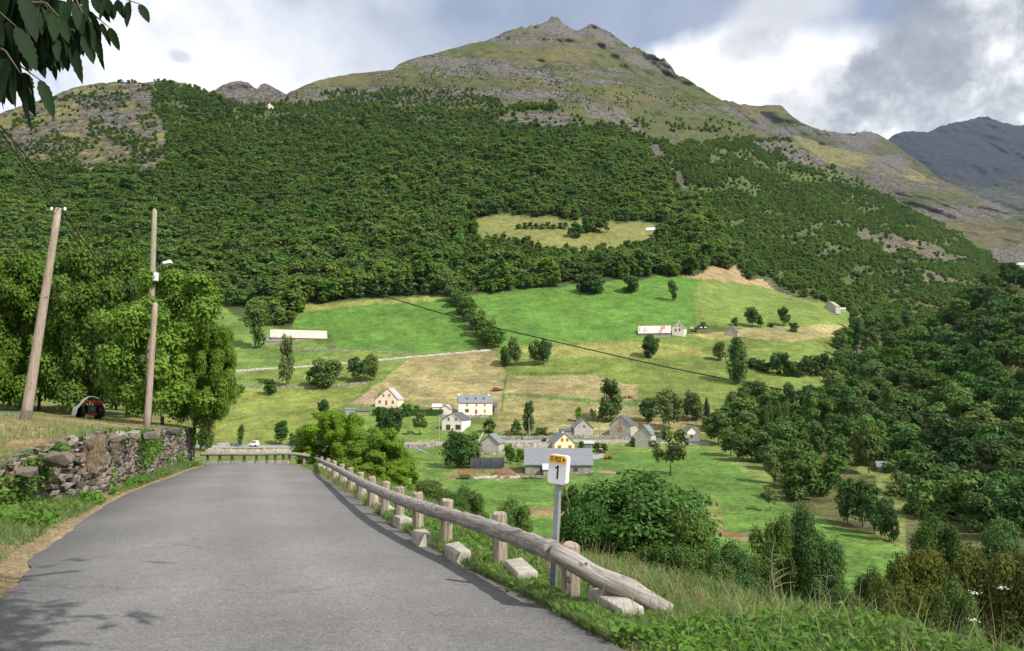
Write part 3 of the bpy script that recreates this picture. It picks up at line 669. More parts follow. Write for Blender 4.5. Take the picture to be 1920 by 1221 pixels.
dr = np.clip(fbm(SX*.5, SY*.5, 8, 3), 0, 1)[..., None]; gcol = gcol*(1-dr*.6) + np.array((.24, .19, .08))*dr*.6
gcol[:, :3] = (.21, .165, .105); gcol[:, 3:6] = gcol[:, 3:6]*.6 + np.array((.16, .13, .07))*.4
set_attr(me, gcol.reshape(-1, 3), np.full(SX.size, .05))
tag(obj('roadside_slope', me, M_NEAR), 'grassy slope falling away outside the wooden rail', kind='structure')

# left: verge, wall line and the bank above it
foot_px = [(26, 972), (100, 958), (158, 945), (213, 924), (294, 893), (340, 877), (366, 868)]
WALL = [Vector((-4.2, -9, zroad(-9))), Vector((-6.2, 2, zroad(2))), Vector((-8.2, 9, zroad(9)))] + [RP(*q) for q in foot_px]
WALL += [WALL[-1] + Vector((-1.6, 3.5, 0)), WALL[-1] + Vector((-7, 30, -.6))]
WA = resample(catmull(WALL, 6), 260); WA[:, 2] = zroad(WA[:, 1])
WA[:, 2] = np.where(WA[:, 1] > 46, zroad(46.0), WA[:, 2])
def walltop(y): return np.interp(y, [-9, 2, 9, 14, 16.5, 19.8, 24, 29, 36, 44, 52, 80], [.85, .65, .35, .20, .52, .54, .36, .14, -.18, -.50, -.45, -.5])
def bank_z(x, y):
    x, y = np.asarray(x, float), np.asarray(y, float); wx = np.interp(y, WA[:, 1], WA[:, 0]); dl = np.clip(wx - x, 0, None)
    return walltop(y) + 1.45*(1-np.exp(-dl*.085)) + .10*fbm(x*.35, y*.35, 4, 3)*np.clip(dl, 0, 1)
bo = np.concatenate([[0.12], np.geomspace(.4, 70, 40)])
BX = WA[:, None, 0] - bo[None]; BY = WA[:, None, 1] + 0*bo[None]; BZ = bank_z(BX, BY)
me = npmesh('bank', np.stack([BX, BY, BZ], -1).reshape(-1, 3), grid_faces(260, len(bo)), True)
bc = np.array((.21, .155, .08))[None, None]*np.ones(BX.shape + (1,)); gm = np.clip(.35 + .9*fbm(BX*.3, BY*.3, 1, 3) + (BX < -17)*.4, 0, 1)[..., None]
bc = bc*(1-gm) + np.array((.10, .155, .03))*gm
set_attr(me, bc.reshape(-1, 3), np.full(BX.size, .05))
tag(obj('bank', me, M_NEAR), 'dry grassy bank above the stone wall', kind='structure')
VL = np.linspace(0, 1, 9); LEi = resample(catmull(LEDGE, 8), 400)
vi = np.interp(WA[:, 1], LEi[:, 1], LEi[:, 0]); n_ = 210
VX = WA[:n_, None, 0]*(1-VL) + (vi[:n_, None]+.12)*VL; VY = WA[:n_, None, 1] + 0*VL
VZ = zroad(VY) + .10*(1-VL)**1.5 - .015*(VL > .9) + .02
VZ[:, -1] -= .05
me = npmesh('verge', np.stack([VX, VY, VZ], -1).reshape(-1, 3), grid_faces(n_, 9), True)
vc = np.array((.17, .15, .06))*np.ones(VX.shape + (1,)); vc[:, -2:] = (.22, .175, .10)
set_attr(me, vc.reshape(-1, 3), np.full(VX.size, .05)); tag(obj('verge', me, M_NEAR), 'narrow weedy verge at the foot of the stone wall', kind='structure')
# gravel drive on the bank
dv = [P(-160, 790, 26), P(-20, 772, 27), P(90, 772, 30), P(150, 768, 38), P(190, 762, 47), P(60, 752, 52), P(-160, 748, 50)]
bm = bmesh.new(); N = 40
dx0, dx1, dy0, dy1 = -60, -17, 24, 53
gx, gy = np.meshgrid(np.linspace(dx0, dx1, 90), np.linspace(dy0, dy1, 60)); gz = bank_z(gx, gy) + .025 + .02*vnoise(gx*2, gy*2)
fc = grid_faces(60, 90); ctr_x = gx.ravel()[fc].mean(1); ctr_y = gy.ravel()[fc].mean(1)
keep = inpoly(ctr_x + .4*vnoise(ctr_x, ctr_y), ctr_y, [(-60, 24.5), (-22.5, 24.5), (-20.5, 28), (-22, 34), (-26, 41), (-31, 44), (-60, 46)])
me = npmesh('gravel_drive', np.stack([gx, gy, gz], -1).reshape(-1, 3), fc[keep], True); bm.free()
tag(obj('gravel_drive', me, M_GRAVEL), 'grey gravel drive on the bank by the leaning pole', kind='structure')
# ---------------------------------------------------------------- plant prototypes
def leaf_cards(C, Nn, size, rng, aspect=1.6, fold=.0):
    """quads centred on C facing Nn (with random roll)"""
    n = len(C); r = rng.normal(size=(n, 3)); a = np.cross(Nn, r); a /= np.linalg.norm(a, axis=1, keepdims=True) + 1e-9
    b_ = np.cross(Nn, a); s_ = (size * (.6 + .8*rng.random(n)))[:, None]
    a = a*s_*aspect*.5; b_ = b_*s_*.5
    V = np.stack([C - a, C - .15*a + b_, C + a, C - .15*a - b_], 1)      # a pointed leaf-like kite
    return V.reshape(-1, 3), np.arange(n*4).reshape(n, 4)
def lobes_for(kind, rng):
    L = []
    if kind == 'round':
        for i in range(26):
            a = rng.random()*6.283; u = rng.random()**.55; h = rng.uniform(.26, .84); w = .33*math.sqrt(max(.05, 1-((h-.58)/.42)**2))
            L.append((w*u*math.cos(a), w*u*math.sin(a), h, rng.uniform(.12, .20)))
    elif kind == 'wide':
        for i in range(30):
            a = rng.random()*6.283; u = rng.random()**.5; h = rng.uniform(.14, .84); w = .36*math.sqrt(max(.08, 1-((h-.48)/.5)**2))
            L.append((w*u*math.cos(a), w*u*math.sin(a), h, rng.uniform(.12, .21)))
    elif kind == 'ash':
        for i in range(80):
            a = rng.random()*6.283; u = rng.random()**.4; h = rng.uniform(.10, .92); w = .42*math.sqrt(max(.10, 1-((h-.46)/.54)**2))
            L.append((w*u*math.cos(a), w*u*math.sin(a), h, rng.uniform(.055, .115)))
    elif kind == 'tall':
        for i in range(26):
            h = rng.uniform(.14, .95); a = rng.random()*6.283; w = .30*math.sqrt(max(.05, 1-((h-.5)/.52)**2)); u = rng.random()**.6
            L.append((w*u*math.cos(a), w*u*math.sin(a), h, rng.uniform(.09, .16)))
    elif kind == 'bush':
        for i in range(20):
            h = rng.uniform(.10, .80); a = rng.random()*6.283; w = .42*math.sqrt(max(.05, 1-((h-.3)/.62)**2)); u = rng.random()**.6
            L.append((w*u*math.cos(a), w*u*math.sin(a), h, rng.uniform(.11, .20)))
    elif kind == 'open':
        for i in range(24):
            h = rng.uniform(.32, .90); a = rng.random()*6.283; w = .40*math.sqrt(max(.05, 1-((h-.62)/.40)**2)); u = rng.random()**.4
            L.append((w*u*math.cos(a), w*u*math.sin(a), h, rng.uniform(.07, .13)))
    return L
def crown_arrays(kind, n, leaf, seed, flat=.9, up=.25, jit=.42):
    rng = np.random.default_rng(seed)
    if kind == 'conifer':
        h = rng.random(n)**1.15*.92 + .06; lay = np.floor(h*13)/13; fr = (h*13) % 1
        rad = .40*(1-h)**.85*(1 - .55*fr) + .01; a = rng.random(n)*6.283; u = np.sqrt(rng.random(n)); k = 1 + .25*np.sin(a*7 + lay*40)
        C = np.stack([rad*u*k*np.cos(a), rad*u*k*np.sin(a), h - .10*rad*u], 1)
        Nn = np.stack([np.cos(a)*.5, np.sin(a)*.5, np.full(n, .9)], 1) + rng.normal(size=(n, 3))*.35
    elif kind == 'poplar':
        h = rng.random(n)**.9*.93 + .05; w = .40*np.sin(np.clip(h*.93+.06, 0, 1)*math.pi)**.55; a = rng.random(n)*6.283
        k = .75 + .35*np.sin(a*5 + h*22 + 2*np.sin(h*31)); u = rng.random(n)**.35
        C = np.stack([w*u*k*np.cos(a), w*u*k*np.sin(a), h], 1); Nn = np.stack([np.cos(a), np.sin(a), .35 + 0*a], 1) + rng.normal(size=(n, 3))*.5
    else:
        L = np.array(lobes_for(kind, rng)); p = L[:, 3]**2; idx = rng.choice(len(L), n, p=p/p.sum())
        d = rng.normal(size=(n, 3)); d /= np.linalg.norm(d, axis=1, keepdims=True); d[:, 2] = np.where(rng.random(n) < .55, np.abs(d[:, 2]), d[:, 2])
        rr = L[idx, 3]*(.55 + .45*rng.random(n)**.5)*(1 + .25*rng.normal(size=n)*.6)
        C = L[idx, :3] + d*rr[:, None]*np.array((1, 1, flat)); C[:, 2] = np.clip(C[:, 2], .02, 1.0)
        Nn = d*.9 + np.array((0, 0, up)) + rng.normal(size=(n, 3))*jit
    Nn /= np.linalg.norm(Nn, axis=1, keepdims=True)
    return leaf_cards(C, Nn, leaf, rng)
def trunk_mesh(name, kind, seed, top=.7, r0=.022, limbs=6):
    rng = random.Random(seed); m = MB()
    pts = [Vector((rng.uniform(-.012, .012)*i, rng.uniform(-.012, .012)*i, top*i/5)) for i in range(6)]; pts[0] = Vector((0, 0, -.06))
    m.tube(pts, [r0*(1.35 if i == 0 else 1-.15*i) for i in range(6)], 7)
    if kind not in ('poplar', 'conifer'):
        for i in range(limbs):
            j = rng.randint(2, 4); a = rng.random()*6.283; L = rng.uniform(.16, .32); p = pts[j]
            q = p + Vector((math.cos(a)*L*.5, math.sin(a)*L*.5, L*.45)); e = q + Vector((math.cos(a)*L*.4, math.sin(a)*L*.4, L*.5))
            m.tube([p, q, e], [r0*.45, r0*.3, r0*.1], 5)
    return m.mesh(name, True)
PROTO = {}
def proto(key, kind, n, leaf, seed, r0=.022, top=.7):
    V, Fa = crown_arrays(kind, n, leaf, seed); PROTO[key] = (npmesh('crown', V, Fa), trunk_mesh('trunk', kind, seed, top, r0))
for i in range(4): proto(f'round{i}', 'round', 2600, .052, 100+i)
for i in range(3): proto(f'wide{i}', 'wide', 3000, .052, 120+i, top=.5)
for i in range(2): proto(f'tall{i}', 'tall', 2400, .044, 130+i)
for i in range(3): proto(f'bush{i}', 'bush', 2000, .060, 140+i, .018, .4)
for i in range(2): proto(f'open{i}', 'open', 1700, .050, 150+i, .02, .75)
proto('poplar0', 'poplar', 3200, .040, 160, .016, .9)
proto('conifer0', 'conifer', 2600, .042, 170, .016, .95)
for i in range(3): proto(f'near{i}', 'wide', 26000, .019, 180+i, .020, .5)
for i in range(2): proto(f'ash{i}', 'ash', 46000, .0155, 190+i, .016, .6)
proto('sapling0', 'bush', 7000, .030, 200, .008, .6); proto('sapling1', 'open', 6000, .030, 201, .008, .8)
LEAF_MESH = {}
def crown_mesh(key, lm):
    k = (key, lm.name)
    if k not in LEAF_MESH:
        me = PROTO[key][0]
        if me.materials: me = me.copy(); me.materials.clear()
        me.materials.append(lm); LEAF_MESH[k] = me
    return LEAF_MESH[k]
def tree(key, loc, w, h, lm, label, group=None, name='tree', cat='tree', sink=.0):
    """a tree of height h and crown width w standing at loc"""
    crown, trunk = PROTO[key]
    rz = random.random()*6.283
    t_ = empty(name, (loc[0], loc[1], loc[2]-sink), rz); tag(t_, label, cat, group)
    k = {'poplar0': .78, 'conifer0': .8, 'tall0': .68, 'tall1': .68}.get(key, .86)
    for nm, me, m_ in (('crown', crown_mesh(key, lm), None), ('trunk', trunk, M_BARK)):
        if m_ and not me.materials: me.materials.append(m_)
        o = link(bpy.data.objects.new(nm, me), t_); o.scale = (w/k, w/k, h)
    return t_

# ---------------------------------------------------------------- forest masses (uncountable, far)
proto_coll = bpy.data.collections.new('forest_prototypes')
NF = 7
for i in range(NF):
    kind = ['round', 'wide', 'round', 'wide', 'tall', 'bush', 'conifer'][i]
    V, Fa = crown_arrays(kind, 760 if kind != 'conifer' else 420, .095 if kind != 'conifer' else .085, 300+i, .9, .75, .40)
    if kind == 'tall': V = V*np.array((1.0, 1.0, 1.1))
    me = npmesh(f'forest_tree_{i}', V, Fa); me.materials.append(L_FOREST if kind != 'conifer' else L_DARK)
    proto_coll.objects.link(bpy.data.objects.new(f'forest_tree_{i}', me))
def instancer():
    g = bpy.data.node_groups.new('scatter', 'GeometryNodeTree')
    g.interface.new_socket('Geometry', in_out='INPUT', socket_type='NodeSocketGeometry'); g.interface.new_socket('Geometry', in_out='OUTPUT', socket_type='NodeSocketGeometry')
    n, l = g.nodes, g.links
    gi, go = n.new('NodeGroupInput'), n.new('NodeGroupOutput')
    ci = n.new('GeometryNodeCollectionInfo'); ci.inputs['Collection'].default_value = proto_coll; ci.inputs['Separate Children'].default_value = True; ci.inputs['Reset Children'].default_value = True
    ip = n.new('GeometryNodeInstanceOnPoints'); ip.inputs['Pick Instance'].default_value = True
    def named(nm, typ):
        a = n.new('GeometryNodeInputNamedAttribute'); a.data_type = typ; a.inputs['Name'].default_value = nm
        return next(s for s in a.outputs if s.enabled)
    l.new(gi.outputs[0], ip.inputs['Points']); l.new(ci.outputs[0], ip.inputs['Instance'])
    l.new(named('idx', 'INT'), ip.inputs['Instance Index']); l.new(named('rot', 'FLOAT_VECTOR'), ip.inputs['Rotation']); l.new(named('scl', 'FLOAT_VECTOR'), ip.inputs['Scale'])
    l.new(ip.outputs[0], go.inputs[0]); return g
SCATTER = instancer()
def forest(name, pts, w, h, label, weights, seed=1):
    rng = np.random.default_rng(seed); n = len(pts)
    me = bpy.data.meshes.new(name); me.vertices.add(n); me.vertices.foreach_set('co', np.asarray(pts, np.float32).ravel())
    a = me.attributes.new('idx', 'INT', 'POINT'); a.data.foreach_set('value', rng.choice(NF, n, p=np.array(weights)/sum(weights)).astype(np.int32))
    a = me.attributes.new('rot', 'FLOAT_VECTOR', 'POINT'); r = np.zeros((n, 3), np.float32); r[:, 2] = rng.random(n)*6.283; a.data.foreach_set('vector', r.ravel())
    a = me.attributes.new('scl', 'FLOAT_VECTOR', 'POINT'); s_ = np.stack([w, w, h], 1).astype(np.float32); a.data.foreach_set('vector', s_.ravel())
    o = link(bpy.data.objects.new(name, me)); md = o.modifiers.new('scatter', 'NODES'); md.node_group = SCATTER
    return tag(o, label, kind='stuff')
def sample_cells(W, PX, PY, densfun, rng):
    """random spots on a terrain grid, densfun = plants per square metre at a pixel"""
    a, b_, c, d = W[:-1, :-1], W[:-1, 1:], W[1:, 1:], W[1:, :-1]
    area = .5*np.linalg.norm(np.cross(c-a, d-b_), axis=-1)
    px = .25*(PX[:-1, :-1]+PX[1:, 1:]+PX[:-1, 1:]+PX[1:, :-1]); py = .25*(PY[:-1, :-1]+PY[1:, 1:]+PY[:-1, 1:]+PY[1:, :-1])
    den = densfun(px, py); lam = area*den; cnt = rng.poisson(np.clip(lam, 0, 50)).ravel()
    idx = np.repeat(np.arange(cnt.size), cnt); r, q = np.unravel_index(idx, lam.shape)
    u, v = rng.random(len(idx))[:, None], rng.random(len(idx))[:, None]
    p = (a[r, q]*(1-u) + b_[r, q]*u)*(1-v) + (d[r, q]*(1-u) + c[r, q]*u)*v
    return p, px[r, q], py[r, q]
def thin(p, r):                          # drop spots closer together than r
    seen = {}; keep = []
    for i, q in enumerate(p.tolist()):
        cx_, cy_ = int(q[0]//r), int(q[1]//r)
        if any((q[0]-a)**2 + (q[1]-b)**2 < r*r for dx in (-1, 0, 1) for dy in (-1, 0, 1) for a, b in seen.get((cx_+dx, cy_+dy), ())): continue
        seen.setdefault((cx_, cy_), []).append((q[0], q[1])); keep.append(i)
    return np.array(keep, int)
rng = np.random.default_rng(11)
def dens_main(px, py):
    hi_ = np.clip((540-py)/60, 0, 1)
    jx = px + (4 + 16*hi_)*fbm(px*.03, py*.03, 3.3, 4); jy = py + (2.5 + 7*hi_)*fbm(px*.03, py*.05, 9.3, 4)
    d = np.zeros(px.shape); d[inpoly(jx, jy, MAINFOREST)] = 1/19.
    for c in [CLEAR, CLEAR2] + CLIFFS[:1]: d[inpoly(jx, jy + 3, c)] = 0
    d[(px > 330) & (px < 480) & (py > 575)] = 0
    d[inpoly(jx, jy, [(600, 178), (760, 165), (900, 178), (960, 200), (900, 216), (700, 203), (600, 195)])] = 1/130.
    d[inpoly(jx, jy, CLIFFS[0])] = 1/700.
    return d
p1, x1, y1 = sample_cells(MW, MPX, MPY, dens_main, rng); sh = rng.permutation(len(p1)); p1, x1, y1 = p1[sh], x1[sh], y1[sh]; k = thin(p1, 4.2); p1, x1, y1 = p1[k], x1[k], y1[k]
n = len(p1); hh = 8.8*np.exp(rng.normal(size=n)*.26)*np.clip(1.25 - .62*np.clip((500-y1)/300, 0, 1), .5, 1.3)*(1 + .25*fbm(x1*.02, y1*.03, 5, 3)); hh = np.clip(hh, 4, 19); hh = np.where((x1 > 860) & (x1 < 1270) & (y1 > 450) & (y1 < 505), np.minimum(hh, 7.0), hh); wv = hh*rng.uniform(.9, 1.25, n)
forest('hillside_forest', p1 - np.array((0, 0, .3)), wv, hh, 'dense deciduous forest covering the lower flank of the mountain', [3, 3, 3, 3, 1.2, 1, .25], 5)
def dens_spur(px, py):
    jx = px + 20*fbm(px*.03, py*.03, 3.3, 4); jy = py + 9*fbm(px*.03, py*.05, 9.3, 4)
    d = np.zeros(px.shape); op = fbm(px*.016, py*.045, 2.7, 4)
    d[inpoly(jx, jy, SPUR)] = 1/15.; d *= np.clip((op + .42)*4.5, 0.12, 1)
    for c in CLIFFS[1:]: d[inpoly(jx, jy, c)] = 1/900.
    m_ = inpoly(jx, jy, LEFTROCK); d[m_] = (1/34.)*np.clip((fbm(px[m_]*.022, py[m_]*.06, 12, 4)-.02)*4, .07, 1)
    up = inpoly(jx, jy, [(520, 185), (740, 140), (900, 115), (1100, 130), (1250, 170), (1360, 215), (1420, 255), (1300, 250), (1180, 240), (1000, 190), (1100, 235), (1420, 262), (1330, 275), (1190, 262), (930, 215), (700, 200)]); d[up] = (1/150.)*np.clip((fbm(px[up]*.03, py[up]*.07, 15, 3)+.05)*4, .02, 1)
    return d
p2, x2, y2 = sample_cells(MW, MPX, MPY, dens_spur, rng); sh = rng.permutation(len(p2)); p2, x2, y2 = p2[sh], x2[sh], y2[sh]; k = thin(p2, 2.9); p2, x2, y2 = p2[k], x2[k], y2[k]
n = len(p2); hh = rng.uniform(3.2, 7.0, n)*np.where(x2 < 400, .85, 1.0)*np.where((y2 < 225) & (x2 > 400), .55, 1); wv = hh*rng.uniform(.85, 1.35, n)
forest('scrub', p2 - np.array((0, 0, .2)), wv, hh, 'low green scrub on the rocky spurs of the mountain', [2, 3, 2, 3, .2, 4, .1], 6)
print('forest', len(p1), 'scrub', len(p2))
# ---------------------------------------------------------------- dry stone wall along the bank
def hull_stone(seed, n=15):
    r_ = random.Random(seed); bm = bmesh.new()
    for i in range(n):
        v = Vector((r_.gauss(0, 1), r_.gauss(0, 1), r_.gauss(0, 1))).normalized()
        v = Vector([math.copysign(abs(c)**.55, c) for c in v]) * r_.uniform(.8, 1.05); bm.verts.new(v*.5)
    res = bmesh.ops.convex_hull(bm, input=bm.verts)
    bmesh.ops.delete(bm, geom=list({e for e in res['geom_interior'] + res['geom_unused'] if isinstance(e, bmesh.types.BMVert)}), context='VERTS')
    me = bpy.data.meshes.new('stone'); bm.to_mesh(me); bm.free(); return me
STONES = []
for i in range(15):
    me = hull_stone(i); me.materials.append(M_STONE[i % 5]); STONES.append(me)
wall_e = empty('stone_wall', WALL[6]); tag(wall_e, 'old dry stone retaining wall along the left side of the road', 'wall')
WS = poly_s(WA[:, :2]); i0 = int(np.argmin(abs(WA[:, 1]-3))); i1 = int(np.argmin(abs(WA[:, 1]-44.3)))
def wpos(s_):
    x, y = np.interp(s_, WS, WA[:, 0]), np.interp(s_, WS, WA[:, 1]); return x, y
cv, nn_ = [], 0
for i in range(i0, i1+1):
    x, y = WA[i][0], WA[i][1]; zt = float(walltop(y)); cv += [(x-.10, y, zroad(y)-.3), (x-.20, y, zt-.06), (x-.55, y, zt-.02)]; nn_ += 1
me = npmesh('core', cv, grid_faces(nn_, 3)); o = obj('core', me, M_EARTH, wall_e); o.location = -Vector(wall_e.location)
specs = []; r_ = random.Random(21); s_ = WS[i0]
hrow = 0; 
s_ = WS[i0]
col_s = s_
while col_s < WS[i1]:
    x, y = wpos(col_s); zt = float(walltop(y)); zb = zroad(y) - .05; sc = r_.uniform(.19, .34)
    z = zb
    while z < zt - .02:
        h = r_.uniform(.09, .20); 
        if z + h > zt + .12: h = max(.1, zt - z + r_.uniform(0, .10))
        ds = r_.uniform(-.09, .09); xx, yy = wpos(col_s + ds)
        specs.append((float(xx) - .06 + r_.uniform(-.07, .06) - .10*(z-zb)/(zt-zb), float(yy), z + h*.5, sc*r_.uniform(.9, 1.3), r_.uniform(.24, .36), h*1.12, r_.uniform(-.35, .35), r_.uniform(-.22, .22), r_.randrange(15))); z += h*.94
    col_s += sc*.86
specs.sort(key=lambda q: q[1])
wd = {}
bulk_v, bulk_f, bulk_m, off = [], [], [], 0
for k, (x, y, z, a, b_, c, rz, ry, m_) in enumerate(specs):
    yi = float(np.interp(y, WA[:, 1], np.arange(len(WA)))); j = int(min(yi, len(WA)-2)); tx, ty = WA[j+1][0]-WA[j][0], WA[j+1][1]-WA[j][1]
    M4 = Matrix.Translation((x, y, z)) @ Matrix.Rotation(math.atan2(ty, tx) + rz*.5, 4, 'Z') @ Matrix.Rotation(ry, 4, 'Y') @ Matrix.Rotation(rz*.4, 4, 'X') @ Matrix.Diagonal((a, b_, c, 1))
    if y > 12 and len(wd) < 300:
        o = bpy.data.objects.new('stone', STONES[m_]); link(o, wall_e); o.matrix_basis = Matrix.Translation(-Vector(wall_e.location)) @ M4; wd[k] = o
    else:
        me = STONES[m_]
        for v in me.vertices: bulk_v.append(M4 @ v.co)
        for p in me.polygons: bulk_f.append([off + q for q in p.vertices]); bulk_m.append(m_ % 5)
        off += len(me.vertices)
me = bpy.data.meshes.new('far_stones'); me.from_pydata(bulk_v, [], bulk_f)
for q in M_STONE: me.materials.append(q)
me.polygons.foreach_set('material_index', bulk_m); o = obj('stones', me, None, wall_e); o.location = -Vector(wall_e.location); o['kind'] = 'stuff'
# boulders on the bank edge
for (px, py, D, w, h, dpt, m_, lab) in [(112, 862, 15.0, .9, .45, .6, 0, 'long smooth grey slab tilted on the wall top'), (160, 832, 17.5, .62, .40, .5, 2, 'dark split boulder with rusty top on the wall'),
        (212, 820, 20, 1.1, .42, .7, 3, 'pale flat boulder on the wall top'), (248, 815, 22, .7, .40, .6, 3, 'pale blocky boulder right of the flat one'), (282, 817, 25, 1.0, .40, .7, 0, 'grey flat boulder near the middle pole'),
        (52, 884, 14.2, .6, .26, .6, 0, 'half-buried grey boulder at the near end of the wall'), (100, 977, 13.6, .62, .36, .5, 1, 'fallen grey stone lying in the verge grass'), (325, 810, 31, 1.0, .4, .7, 2, 'dark flat boulder near the far end of the wall')]:
    q = P(px, py, D); me = hull_stone(int(px)+50, 26); me.materials.append(M_STONE[m_]); o = obj('boulder', me); o.location = q; o.scale = (w*.62, dpt*.7, h*.72); o.rotation_euler = (.1, .12*math.sin(px), px*.7 % .6)
    tag(o, lab, 'boulder')

# ---------------------------------------------------------------- wooden guard rail
rail_px = [(1040, 1034), (985, 1014), (910, 986), (860, 971), (815, 958), (765, 942), (731, 929), (706, 918), (683, 907), (655, 892), (630, 878), (610, 868), (592, 860), (575, 854), (562, 852), (548, 851), (520, 851), (480, 852), (440, 852), (400, 852), (376, 852)]
RH = .50
RPTS = [RP(x, y, RH) for x, y in rail_px]
# smooth the far run so its depth stays even
for p, (x, y) in zip(RPTS, rail_px):
    if x < 600:
        D = 44.5; q = P(x, y, D); p.x, p.y, p.z = q.x, q.y, q.z
RC = resample(catmull(RPTS, 8), 400)
for _ in range(12): RC[1:-1] = (RC[:-2] + 2*RC[1:-1] + RC[2:])/4
rail_e = empty('guard_rail', (RC[0][0], RC[0][1], RC[0][2]-RH)); tag(rail_e, 'weathered wooden guard rail of round logs along the outer road edge', 'guard rail'); ro = Vector(rail_e.location)
RCpx = np.array([to_px(*q)[0] for q in RC])
post_px = [1070, 910, 815, 765, 731, 706, 683, 663, 646, 631, 618, 607, 597, 588, 580, 573, 541, 528, 513, 497, 480, 456, 432, 409, 386]
def on_rail(px): i = int(np.argmin(abs(RCpx - px))); return i
def out_dir(i):
    a, b_ = RC[max(i-2, 0)], RC[min(i+2, len(RC)-1)]; t_ = Vector((b_[0]-a[0], b_[1]-a[1], 0)).normalized(); return Vector((t_.y, -t_.x, 0)), t_
marks = []
POSTS = []
for k, px in enumerate(post_px):
    if k == 0: i = 0; base = Vector(RC[0]); nrm_, t_ = out_dir(4); p = P(1070, 1050, 7.05) - nrm_*.30
    else: i = on_rail(px); nrm_, t_ = out_dir(i); p = Vector(RC[i])
    p = p + nrm_*(.17 if k else .30); marks.append(i); rr_ = random.Random(k)
    m = MB(); w_ = .085; top = .15 if k < 16 else .02; pts = []
    N = 10                               # half-round post with a split, uneven top
    ring = [(w_*math.cos(6.283*j/N), w_*math.sin(6.283*j/N)) for j in range(N)]
    vs_ = [(x, y, -1.1) for x, y in ring] + [(x*1.0, y, top - .02) for x, y in ring] + [(x*.8, y*.8, top + rr_.uniform(-.02, .015)) for x, y in ring] + [(0, 0, top - .02)]
    fs_ = [(j, (j+1) % N, N+(j+1) % N, N+j) for j in range(N)] + [(N+j, N+(j+1) % N, 2*N+(j+1) % N, 2*N+j) for j in range(N)] + [(2*N+j, 2*N+(j+1) % N, 3*N) for j in range(N)]
    m.add(vs_, fs_); o = m.build('post', M_POST, rail_e); o.location = p - ro; o.rotation_euler = (rr_.uniform(-.03, .03), rr_.uniform(-.03, .03), rr_.uniform(0, 6)); POSTS.append((p, nrm_, t_))
# logs
cuts = [0] + [on_rail(x) for x in (815, 731, 683, 646, 618, 597, 580, 541, 513, 480, 432)] + [len(RC)-1]
for a, b_ in zip(cuts, cuts[1:]):
    seg = [Vector(RC[i]) for i in range(a, b_+1, max(1, (b_-a)//10))]
    if seg[-1] != Vector(RC[b_]): seg.append(Vector(RC[b_]))
    L = sum(((q-p).length for p, q in zip(seg, seg[1:])), 0)
    c0 = seg[0]; d = (seg[-1]-seg[0]).normalized(); rot = d.to_track_quat('X', 'Z'); inv = rot.inverted(); rr_ = random.Random(a)
    loc = [inv @ (p - c0) for p in seg]; loc[0].x += .012; m = MB()
    fine = catmull(loc, 4) if len(loc) < 30 else loc
    m.tube(fine, [.089 + .006*math.sin(j*1.3 + a) + rr_.uniform(-.002, .002) for j in range(len(fine))], 14); o = m.build('rail', M_RAIL, rail_e, True); o.location = c0 - ro; o.rotation_mode = 'QUATERNION'; o.rotation_quaternion = rot
    for p in o.data.polygons:
        if len(p.vertices) > 4: p.use_smooth = False
# ramped end log with a rough scarfed joint
a = RP(1036, 1036, RH); b_ = RP(1262, 1150, .02); d = (b_-a); rot = d.normalized().to_track_quat('X', 'Z'); m = MB(); L = d.length; rr_ = random.Random(4)
m.tube([Vector((-.02 + L*j/12, 0, .012*math.sin(j))) for j in range(13)], [.088 + rr_.uniform(-.004, .004) + (.008 if j == 8 else 0) for j in range(12)] + [.078], 14); o = m.build('end_rail', M_RAIL, rail_e, True); o.location = a - ro; o.rotation_mode = 'QUATERNION'; o.rotation_quaternion = rot
for p in o.data.polygons:
    if len(p.vertices) > 4: p.use_smooth = False

# concrete guard stones between the posts
def ordinal(n): return ['first', 'second', 'third', 'fourth', 'fifth', 'sixth', 'seventh', 'eighth', 'ninth', 'tenth', 'eleventh', 'twelfth', 'thirteenth', 'fourteenth', 'fifteenth', 'sixteenth', 'seventeenth', 'eighteenth', 'nineteenth', 'twentieth', 'twenty-first', 'twenty-second', 'twenty-third', 'twenty-fourth'][n]
def block_mesh(seed):
    r_ = random.Random(seed); bm = bmesh.new(); L, W, H = .34, .10, .23
    def v(x, y, z): return bm.verts.new((x + r_.uniform(-.012, .012), y + r_.uniform(-.01, .01), z + r_.uniform(-.012, .012)))
    b0 = [v(-L, -W*1.25, -.35), v(L, -W*1.25, -.35), v(L, W*1.25, -.35), v(-L, W*1.25, -.35)]; t0 = [v(-L*.93, -W, H), v(L*.90, -W, H*.98), v(L*.90, W, H*.98), v(-L*.93, W, H)]
    bm.faces.new(b0[::-1]); bm.faces.new(t0)
    for i in range(4): j = (i+1) % 4; bm.faces.new((b0[i], b0[j], t0[j], t0[i]))
    bmesh.ops.bevel(bm, geom=[e for e in bm.edges], offset=.024, segments=2, profile=.6, affect='EDGES')
    bmesh.ops.recalc_face_normals(bm, faces=bm.faces); me = bpy.data.meshes.new('guard_stone'); bm.to_mesh(me); bm.free(); me.materials.append(M_CONC); return me
BL = [block_mesh(i) for i in range(5)]
blk_px = [(1122, 1160), (948, 1096), (836, 1054), (771, 1024), (736, 992), (708, 968), (686, 948), (666, 932), (649, 918), (635, 908), (622, 899), (611, 891), (601, 885), (592, 880)]
